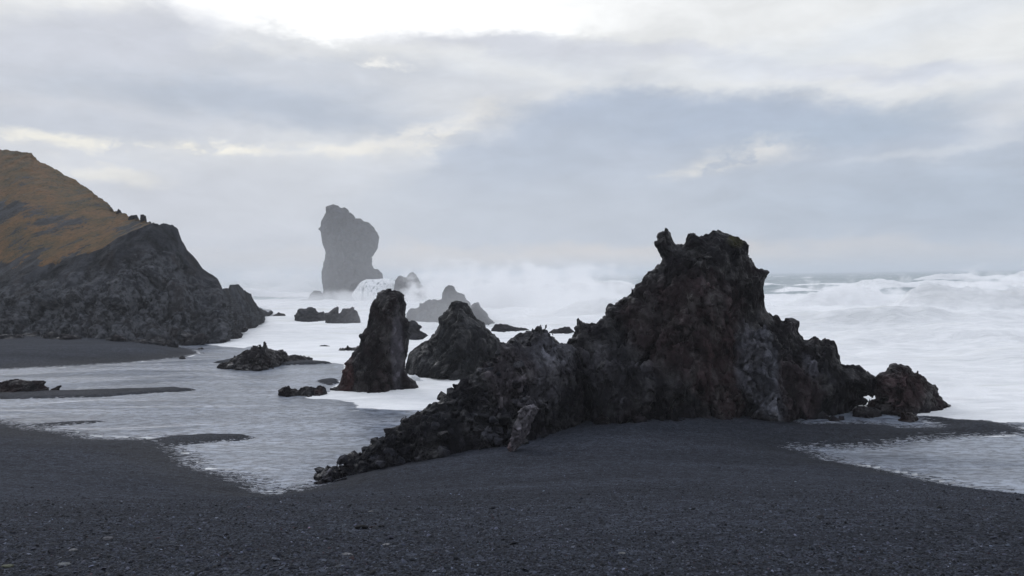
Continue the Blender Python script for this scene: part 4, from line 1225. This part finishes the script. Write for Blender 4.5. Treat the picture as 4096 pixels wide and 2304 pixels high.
def block_mesh(name, seed, colr, mat=None):
    """a broken block: a box cut by slanting planes, its faces flat and its edges barely worn"""
    rs = random.Random(seed)
    bm = bmesh.new()
    bmesh.ops.create_cube(bm, size=2.0)
    for v in bm.verts:
        v.co = Vector((v.co.x * rs.uniform(.75, 1.3), v.co.y * rs.uniform(.6, 1.05), v.co.z * rs.uniform(.5, .95)))
    for k in range(7):
        n = Vector((rs.gauss(0, 1), rs.gauss(0, 1), rs.gauss(0, 1))).normalized()
        g = bmesh.ops.bisect_plane(bm, geom=bm.verts[:] + bm.edges[:] + bm.faces[:], plane_co=n * rs.uniform(.62, .95), plane_no=n, clear_outer=True)
        bmesh.ops.holes_fill(bm, edges=[e for e in bm.edges if e.is_boundary])
    bmesh.ops.bevel(bm, geom=bm.edges[:], offset=.035, segments=1, affect='EDGES')
    bmesh.ops.triangulate(bm, faces=bm.faces[:])
    bmesh.ops.recalc_face_normals(bm, faces=bm.faces[:])
    me = bpy.data.meshes.new(name)
    bm.to_mesh(me)
    bm.free()
    a = me.attributes.new('tint', 'FLOAT_COLOR', 'POINT')
    for d in a.data: d.color = (*colr, 1)
    me.materials.append(mat or MR)
    o = bpy.data.objects.new(name, me)
    COL.objects.link(o)
    return o


def scatter(name, label, cat, group, spots, protos):
    """spots: (Vector, size, turn)"""
    first = set()
    for i, (p, s, a) in enumerate(spots):
        pr = protos[i % len(protos)]
        if i < len(protos):
            o = pr
        else:
            o = pr.copy()
            COL.objects.link(o)
        o.location = p
        o.scale = (s * random.uniform(.8, 1.25), s * random.uniform(.8, 1.2), s * random.uniform(.75, 1.1))
        o.rotation_euler = (random.uniform(-.5, .5), random.uniform(-.5, .5), a)
        tag(o, label, cat, group)
    for k in range(len(spots), len(protos)):
        bpy.data.objects.remove(protos[k])


pr = [blob_mesh('boulder', k, colr=(.055, .058, .066)) for k in range(6)]
sp = []
for k in range(70):
    a = random.uniform(-30, 245)
    r = float(np.interp(a, [0, 60, 119, 179, 208, 223, 231, 256], [347.6, 348.5, 348.8, 345.2, 342.8, 342.6, 336.7, 327.7]))
    v = at_z(a, r + random.uniform(-2.5, 1.6), 0.1)
    s = random.choice([.3, .4, .5, .6, .8, 1.1])
    sp.append((v + Vector((0, random.uniform(-.6, 1.2), s * .15 + random.uniform(0, .3))), s, random.uniform(0, 6)))
scatter('boulder', 'grey boulder in the rubble strewn along the foot of the headland cliff', 'boulder', 'boulders along the foot of the headland cliff', sp, pr)

pr = [block_mesh('rock_fragment', 10 + k, [(.10, .09, .095), (.06, .05, .05), (.16, .15, .16)][k % 3]) for k in range(6)]
sp = []
base_px = [(555, 441), (575, 436), (600, 424), (640, 412), (690, 409), (740, 409), (770, 411), (795, 417), (815, 421), (845, 421)]
for k in range(34):
    a = random.uniform(590, 845)
    r = float(np.interp(a, [p[0] for p in base_px], [p[1] for p in base_px])) + random.uniform(-3, 1.5)
    v = on_ground(a, r)
    s = random.choice([.12, .15, .2, .25, .35])
    sp.append((v + Vector((0, 0, s * .25)), s, random.uniform(0, 6)))
scatter('rock_fragment', 'angular rock fragment in the gravel at the foot of the tall dark stack', 'stone', 'fragments at the foot of the sea stack', sp, pr)

pr = [block_mesh('rock_fragment', 20 + k, [(.09, .09, .10), (.05, .05, .056), (.15, .145, .155)][k % 3]) for k in range(6)]
sp = []
base_px = [(312, 482), (350, 470), (380, 459), (412, 451), (455, 447), (510, 440), (545, 436)]
for k in range(60):
    a = random.uniform(312, 545)
    r = float(np.interp(a, [p[0] for p in base_px], [p[1] for p in base_px])) + random.uniform(-5, 6)
    v = on_ground(a, r)
    s = random.choice([.07, .1, .12, .16, .22])
    sp.append((v + Vector((0, 0, s * .25)), s, random.uniform(0, 6)))
scatter('rock_fragment', 'angular black fragment scattered at the gravel edge of the jagged ridge', 'stone', 'fragments along the foot of the jagged ridge', sp, pr)

# broken blocks lodged all over the lower flank of the jagged ridge
spur = next(o for o in COL.objects if o.name == 'rock_spur')
me = spur.data
co = np.empty(len(me.vertices) * 3, f32); me.vertices.foreach_get('co', co); co = co.reshape(-1, 3)
no = np.empty(len(me.vertices) * 3, f32); me.vertices.foreach_get('normal', no); no = no.reshape(-1, 3)
co = co + np.array(spur.location[:], f32)
qx, qy, qd = project(co[:, 0], co[:, 1], co[:, 2])
facing = (no[:, 1] < .25) & (no[:, 2] > -.2) & (co[:, 2] > .15) & (qx > 315) & (qx < 560)
cand = np.nonzero(facing)[0]
wgt = np.clip((560 - qx[cand]) / 200, .12, 1)
pick = RNG.choice(cand, 210, replace=False, p=wgt / wgt.sum())
pr = [block_mesh('lava_block', 40 + k, [(.075, .078, .09), (.05, .05, .058), (.11, .11, .125), (.17, .17, .185), (.06, .055, .06)][k % 5]) for k in range(10)]
sp = []
for i in pick:
    s_ = random.choice([.09, .11, .13, .16, .2, .26])
    sp.append((Vector(co[i].tolist()) - Vector(no[i].tolist()) * s_ * .35, s_, random.uniform(0, 6)))
scatter('lava_block', 'dark broken lava block lodged in the rubble flank of the long jagged ridge', 'rock', 'broken blocks on the flank of the jagged ridge', sp, pr)

# single stones one can point to
for lab, a, r, wpx, flat, colr, sd_ in [
    ('flat jet-black stone lying alone on the gravel in the foreground', 361.5, 529, 10, .45, (.006, .006, .007), 31),
    ('flat pale grey pebble below the jet-black stone', 347, 556, 8, .3, (.13, .13, .135), 32),
    ('thin pale pebble right of and below the jet-black stone', 386, 545, 5.5, .3, (.14, .14, .145), 33),
    ('rounded grey stone sitting proud of the gravel at the lower left', 108, 540, 7, .6, (.10, .10, .11), 34),
    ('large flat pale grey pebble near the lower left corner', 65, 566, 9, .35, (.12, .125, .13), 35),
    ('yellowish lichen-tinted flat pebble at the lower left corner', 7.5, 568, 8, .35, (.09, .095, .07), 36),
    ('pale flat pebble at the gravel edge below the jagged ridge tip', 371, 512, 4, .3, (.13, .13, .13), 37),
    ('small pale pebble half buried in the gravel right of centre', 622, 554, 5.5, .35, (.12, .12, .12), 38),
    ('grey pebble second from the lower left corner, above the large flat pale one', 73, 551, 6, .35, (.16, .16, .165), 39)]:
    v = on_ground(a, r)
    dist = (v - Vector((0, 0, EYE))).length
    s = wpx * dist / FPX / 1.9
    o = blob_mesh('pebble', sd_, n=18, rough=.18, flat=flat, mat=MPEB, colr=colr, red=0)
    o.location = v + Vector((0, 0, s * flat * .6))
    o.scale = (s, s * .8, s)
    o.rotation_euler = (0, 0, random.uniform(-.4, .4))
    tag(o, lab, 'stone')


# ------------------------------------------------------------------ gravel
def build_gravel():
    n = 230000
    yy = 1.0 / (1 / 3.0 - RNG.random(n) ** 0.75 * (1 / 3.0 - 1 / 24.0))
    xx = (RNG.random(n) * 2 - 1) * 0.82 * (yy + 1.5)
    xx[:12000] = -np.abs(xx[:12000])                    # coarser shingle towards the left
    s = np.exp(RNG.normal(math.log(.0044), .45, n)) * (1 + .05 * yy)
    s[:12000] *= 1.6
    zz = ground_h(xx, yy)
    ok = (zz > 0.12) & (RNG.random(n) < np.clip((23 - yy) / 11, 0, 1))
    xx, yy, zz, s = xx[ok], yy[ok], zz[ok], s[ok]
    n = len(xx)
    # rounded octahedron, 14 points
    b = np.array([(1, 0, 0), (0, 1, 0), (-1, 0, 0), (0, -1, 0), (0, 0, 1), (0, 0, -.6), (.68, .68, .2), (-.68, .68, .2), (-.68, -.68, .2), (.68, -.68, .2),
                  (.6, 0, .72), (0, .6, .72), (-.6, 0, .72), (0, -.6, .72)], f32)
    tr = [(4, 10, 11), (4, 11, 12), (4, 12, 13), (4, 13, 10), (10, 0, 6), (10, 6, 11), (11, 6, 1), (11, 1, 7), (11, 7, 12), (12, 7, 2), (12, 2, 8), (12, 8, 13), (13, 8, 3), (13, 3, 9), (13, 9, 10), (10, 9, 0),
          (0, 5, 6), (6, 5, 1), (1, 5, 7), (7, 5, 2), (2, 5, 8), (8, 5, 3), (3, 5, 9), (9, 5, 0)]
    tr = np.array(tr[:16], np.int32)
    rot = RNG.random(n) * 6.283
    sx = s * RNG.uniform(.8, 1.5, n); sy = s * RNG.uniform(.6, 1.0, n); sz = s * RNG.uniform(.35, .75, n)
    jit = 1 + RNG.normal(0, .10, (n, 14, 1))
    P = b[None] * jit
    lx = P[..., 0] * sx[:, None]; ly = P[..., 1] * sy[:, None]; lz = P[..., 2] * sz[:, None]
    tl = RNG.normal(0, .25, (n, 2))
    lz = lz + lx * tl[:, :1] + ly * tl[:, 1:]
    cx, sn = np.cos(rot)[:, None], np.sin(rot)[:, None]
    V = np.stack([lx * cx - ly * sn + xx[:, None], lx * sn + ly * cx + yy[:, None], lz + (zz + sz * .35)[:, None]], -1).reshape(-1, 3)
    Fc = (tr[None] + (np.arange(n) * 14)[:, None, None]).reshape(-1, 3).astype(np.int32)
    g = np.exp(RNG.normal(math.log(.023), .6, n))
    pale = RNG.random(n) < .006
    g = np.where(pale, .16, g)
    hue = np.stack([g * RNG.uniform(.84, .96, n), g, g * RNG.uniform(1.2, 1.45, n)], 1)
    rd = RNG.random(n) < .008
    hue[rd] *= (1.6, .85, .8)
    t = np.repeat(hue, 14, 0)
    o = np_mesh('gravel', V, [Fc], MPEB, attrs={'tint': t.astype(f32)})
    tag(o, 'loose black and grey gravel', kind='stuff')


build_gravel()

# ------------------------------------------------------------------ white water
cas = rock('cascade', 'white water pouring in streaks over the ledge at the foot of the far stack', 'waterfall',
           C3([(1000, 1080), (955, 1010), (1000, 930), (1060, 868), (1110, 848), (1210, 843), (1300, 838), (1400, 855), (1470, 872), (1500, 900), (1500, 1080)]),
           [(350, 193.6), (410, 193.6)], kf=1.6, vox=0.28, amp=(0.6, 0.0, 0.08), scale=(2.4, 1.2), aniso=(1, 1, 4), mat=mat_foam('falling_water', True), zmin=-1, flare=.25, crack=0)


def splash(label, pts, dc, vox=.04, **kw):
    o = rock('splash', label, 'splash', pts, dc, kf=.35, vox=vox, amp=(.12, .14, .08), scale=(.5, .22), mat=MFOAM, zmin=-.1, crack=0, flare=.2, **kw)


splash('white splash of surf leaping at the right foot of the slender stack', C4([(1540, 440), (1545, 390), (1570, 362), (1600, 358), (1640, 385), (1665, 410), (1700, 420), (1760, 428), (1810, 418), (1835, 440)]), [(380, 44.2), (410, 45)])


def puff(name, label, px, py, dep, r, dens, noise_s, k=1.0, lo=.35, rot=0.0, colr=(.995, .997, 1.0), group=None, aniso=0.0, cat='spray', zc=None):
    """a soft ellipsoid of drifting droplets"""
    c = unproj(px, py, dep)
    if zc is not None: c.z = zc
    n = 20
    th = np.linspace(0, math.pi, n); ph = np.linspace(0, 2 * math.pi, n * 2, endpoint=False)
    T, Pq = np.meshgrid(th, ph, indexing='ij')
    v = np.stack([np.sin(T) * np.cos(Pq), np.sin(T) * np.sin(Pq), np.cos(T)], -1).reshape(-1, 3)
    m = n * 2
    q = np.array([(i * m + j, i * m + (j + 1) % m, (i + 1) * m + (j + 1) % m, (i + 1) * m + j) for i in range(n - 1) for j in range(m)], np.int32)[:, ::-1]
    mt = bpy.data.materials.new(name)
    mt.use_nodes = True
    W = NT(mt.node_tree)
    W.n.clear()
    out = W.new('ShaderNodeOutputMaterial')
    vol = W.new('ShaderNodeVolumePrincipled')
    vol.inputs['Color'].default_value = (*colr, 1)
    vol.inputs['Anisotropy'].default_value = aniso
    W.l.new(vol.outputs[0], out.inputs['Volume'])
    tc = W.new('ShaderNodeTexCoord')
    rr = W.vmath('LENGTH', tc.outputs['Object'])
    fall = W.math('SUBTRACT', 1.0, rr, clamp=True)
    if noise_s:
        nz = W.noise(W.vmath('MULTIPLY', W.new('ShaderNodeNewGeometry').outputs['Position'], (1, 1, 1.2)), noise_s, 5, .6)
        f = W.math('ADD', fall, W.math('MULTIPLY', W.math('SUBTRACT', nz, .5), k * 1.6))
        f = W.ramp(f, lo, lo + .45)
        f = W.math('MULTIPLY', f, W.ramp(fall, 0, .15))
    else:
        f = W.ramp(fall, 0.0, 0.8)
    W.l.new(W.math('MULTIPLY', f, dens), vol.inputs['Density'])
    o = np_mesh(name, v, [q], mt)
    o.location = c
    o.scale = r
    o.rotation_euler = (0, 0, rot)
    o['label'] = label
    o['kind'] = 'stuff'
    return o


puff('mist', 'drifting sea mist round the far stack', 330, 280, 185, (130, 62, 34), .0043, 0, zc=4)
puff('sea_spray', 'spray cloud thrown up behind the pyramid rock', 505, 300, 132, (17, 9, 10.5), .5, .35, lo=.30, zc=0.0, k=1.3)
puff('sea_spray', 'thin veil of spray over the misty ridge behind the pyramid rock', 500, 300, 93, (24, 6, 7.5), .07, 0, zc=1.0)
puff('sea_spray', 'tall burst of spray between pyramid and tall stack', 560, 300, 150, (24, 9, 11.5), .45, .28, lo=.28, zc=0.0, k=1.3)
puff('sea_spray', 'spray cloud right of the small twin-peaked rock', 452, 288, 170, (17, 9, 12.0), .4, .3, lo=.28, zc=0.0, k=1.3)
puff('sea_spray', 'spray drifting between pinnacle and tall stack', 590, 315, 112, (13, 7, 7.0), .45, .4, lo=.3, zc=0.5, k=1.3)
puff('sea_spray', 'spray hanging left of the far stack', 285, 290, 250, (32, 14, 12), .14, .16, lo=.2, zc=0.0, k=1.2)
puff('sea_spray', 'mist at the foot of the far stack', 345, 300, 176, (26, 5, 3.6), .20, .2, lo=.12, zc=0.5)
puff('sea_spray', 'spray over the breaker far right', 1000, 300, 119, (18, 7, 8.0), .6, .5, lo=.34, zc=0.0, k=1.4)
puff('sea_spray', 'spray over the breaker right of the tall stack', 855, 300, 140, (22, 6, 6.4), .45, .45, lo=.34, zc=0.0, k=1.4)
puff('sea_spray', 'thin spray low over the surf on the right', 900, 300, 92, (26, 6, 4.0), .30, .6, lo=.36, zc=0.0, k=1.4)
puff('sea_spray', 'spray bursting beside the rounded brown rock', 966, 405, 36.5, (1.6, 1.0, 1.5), 1.2, 3.0, lo=.34, zc=.3, k=1.4)


# ------------------------------------------------------------------ haze
def build_haze():
    x0, x1, y0, y1, z0, z1 = -23000, 23000, -40, 25500, -8.0, 40.0
    v = np.array([(x, y, z) for x in (x0, x1) for y in (y0, y1) for z in (z0, z1)], f32)
    q = np.array([(0, 1, 3, 2), (4, 6, 7, 5), (0, 4, 5, 1), (2, 3, 7, 6), (0, 2, 6, 4), (1, 5, 7, 3)], np.int32)
    mt = bpy.data.materials.new('sea_haze')
    mt.use_nodes = True
    W = NT(mt.node_tree)
    W.n.clear()
    out = W.new('ShaderNodeOutputMaterial')
    vol = W.new('ShaderNodeVolumePrincipled')
    vol.inputs['Color'].default_value = (.92, .95, .99, 1)
    vol.inputs['Density'].default_value = HAZE
    vol.inputs['Anisotropy'].default_value = 0.2
    W.l.new(vol.outputs[0], out.inputs['Volume'])
    o = np_mesh('haze', v, [q], mt, smooth=False)
    tag(o, 'thin sea haze', kind='stuff')


HAZE = 0.00048
build_haze()
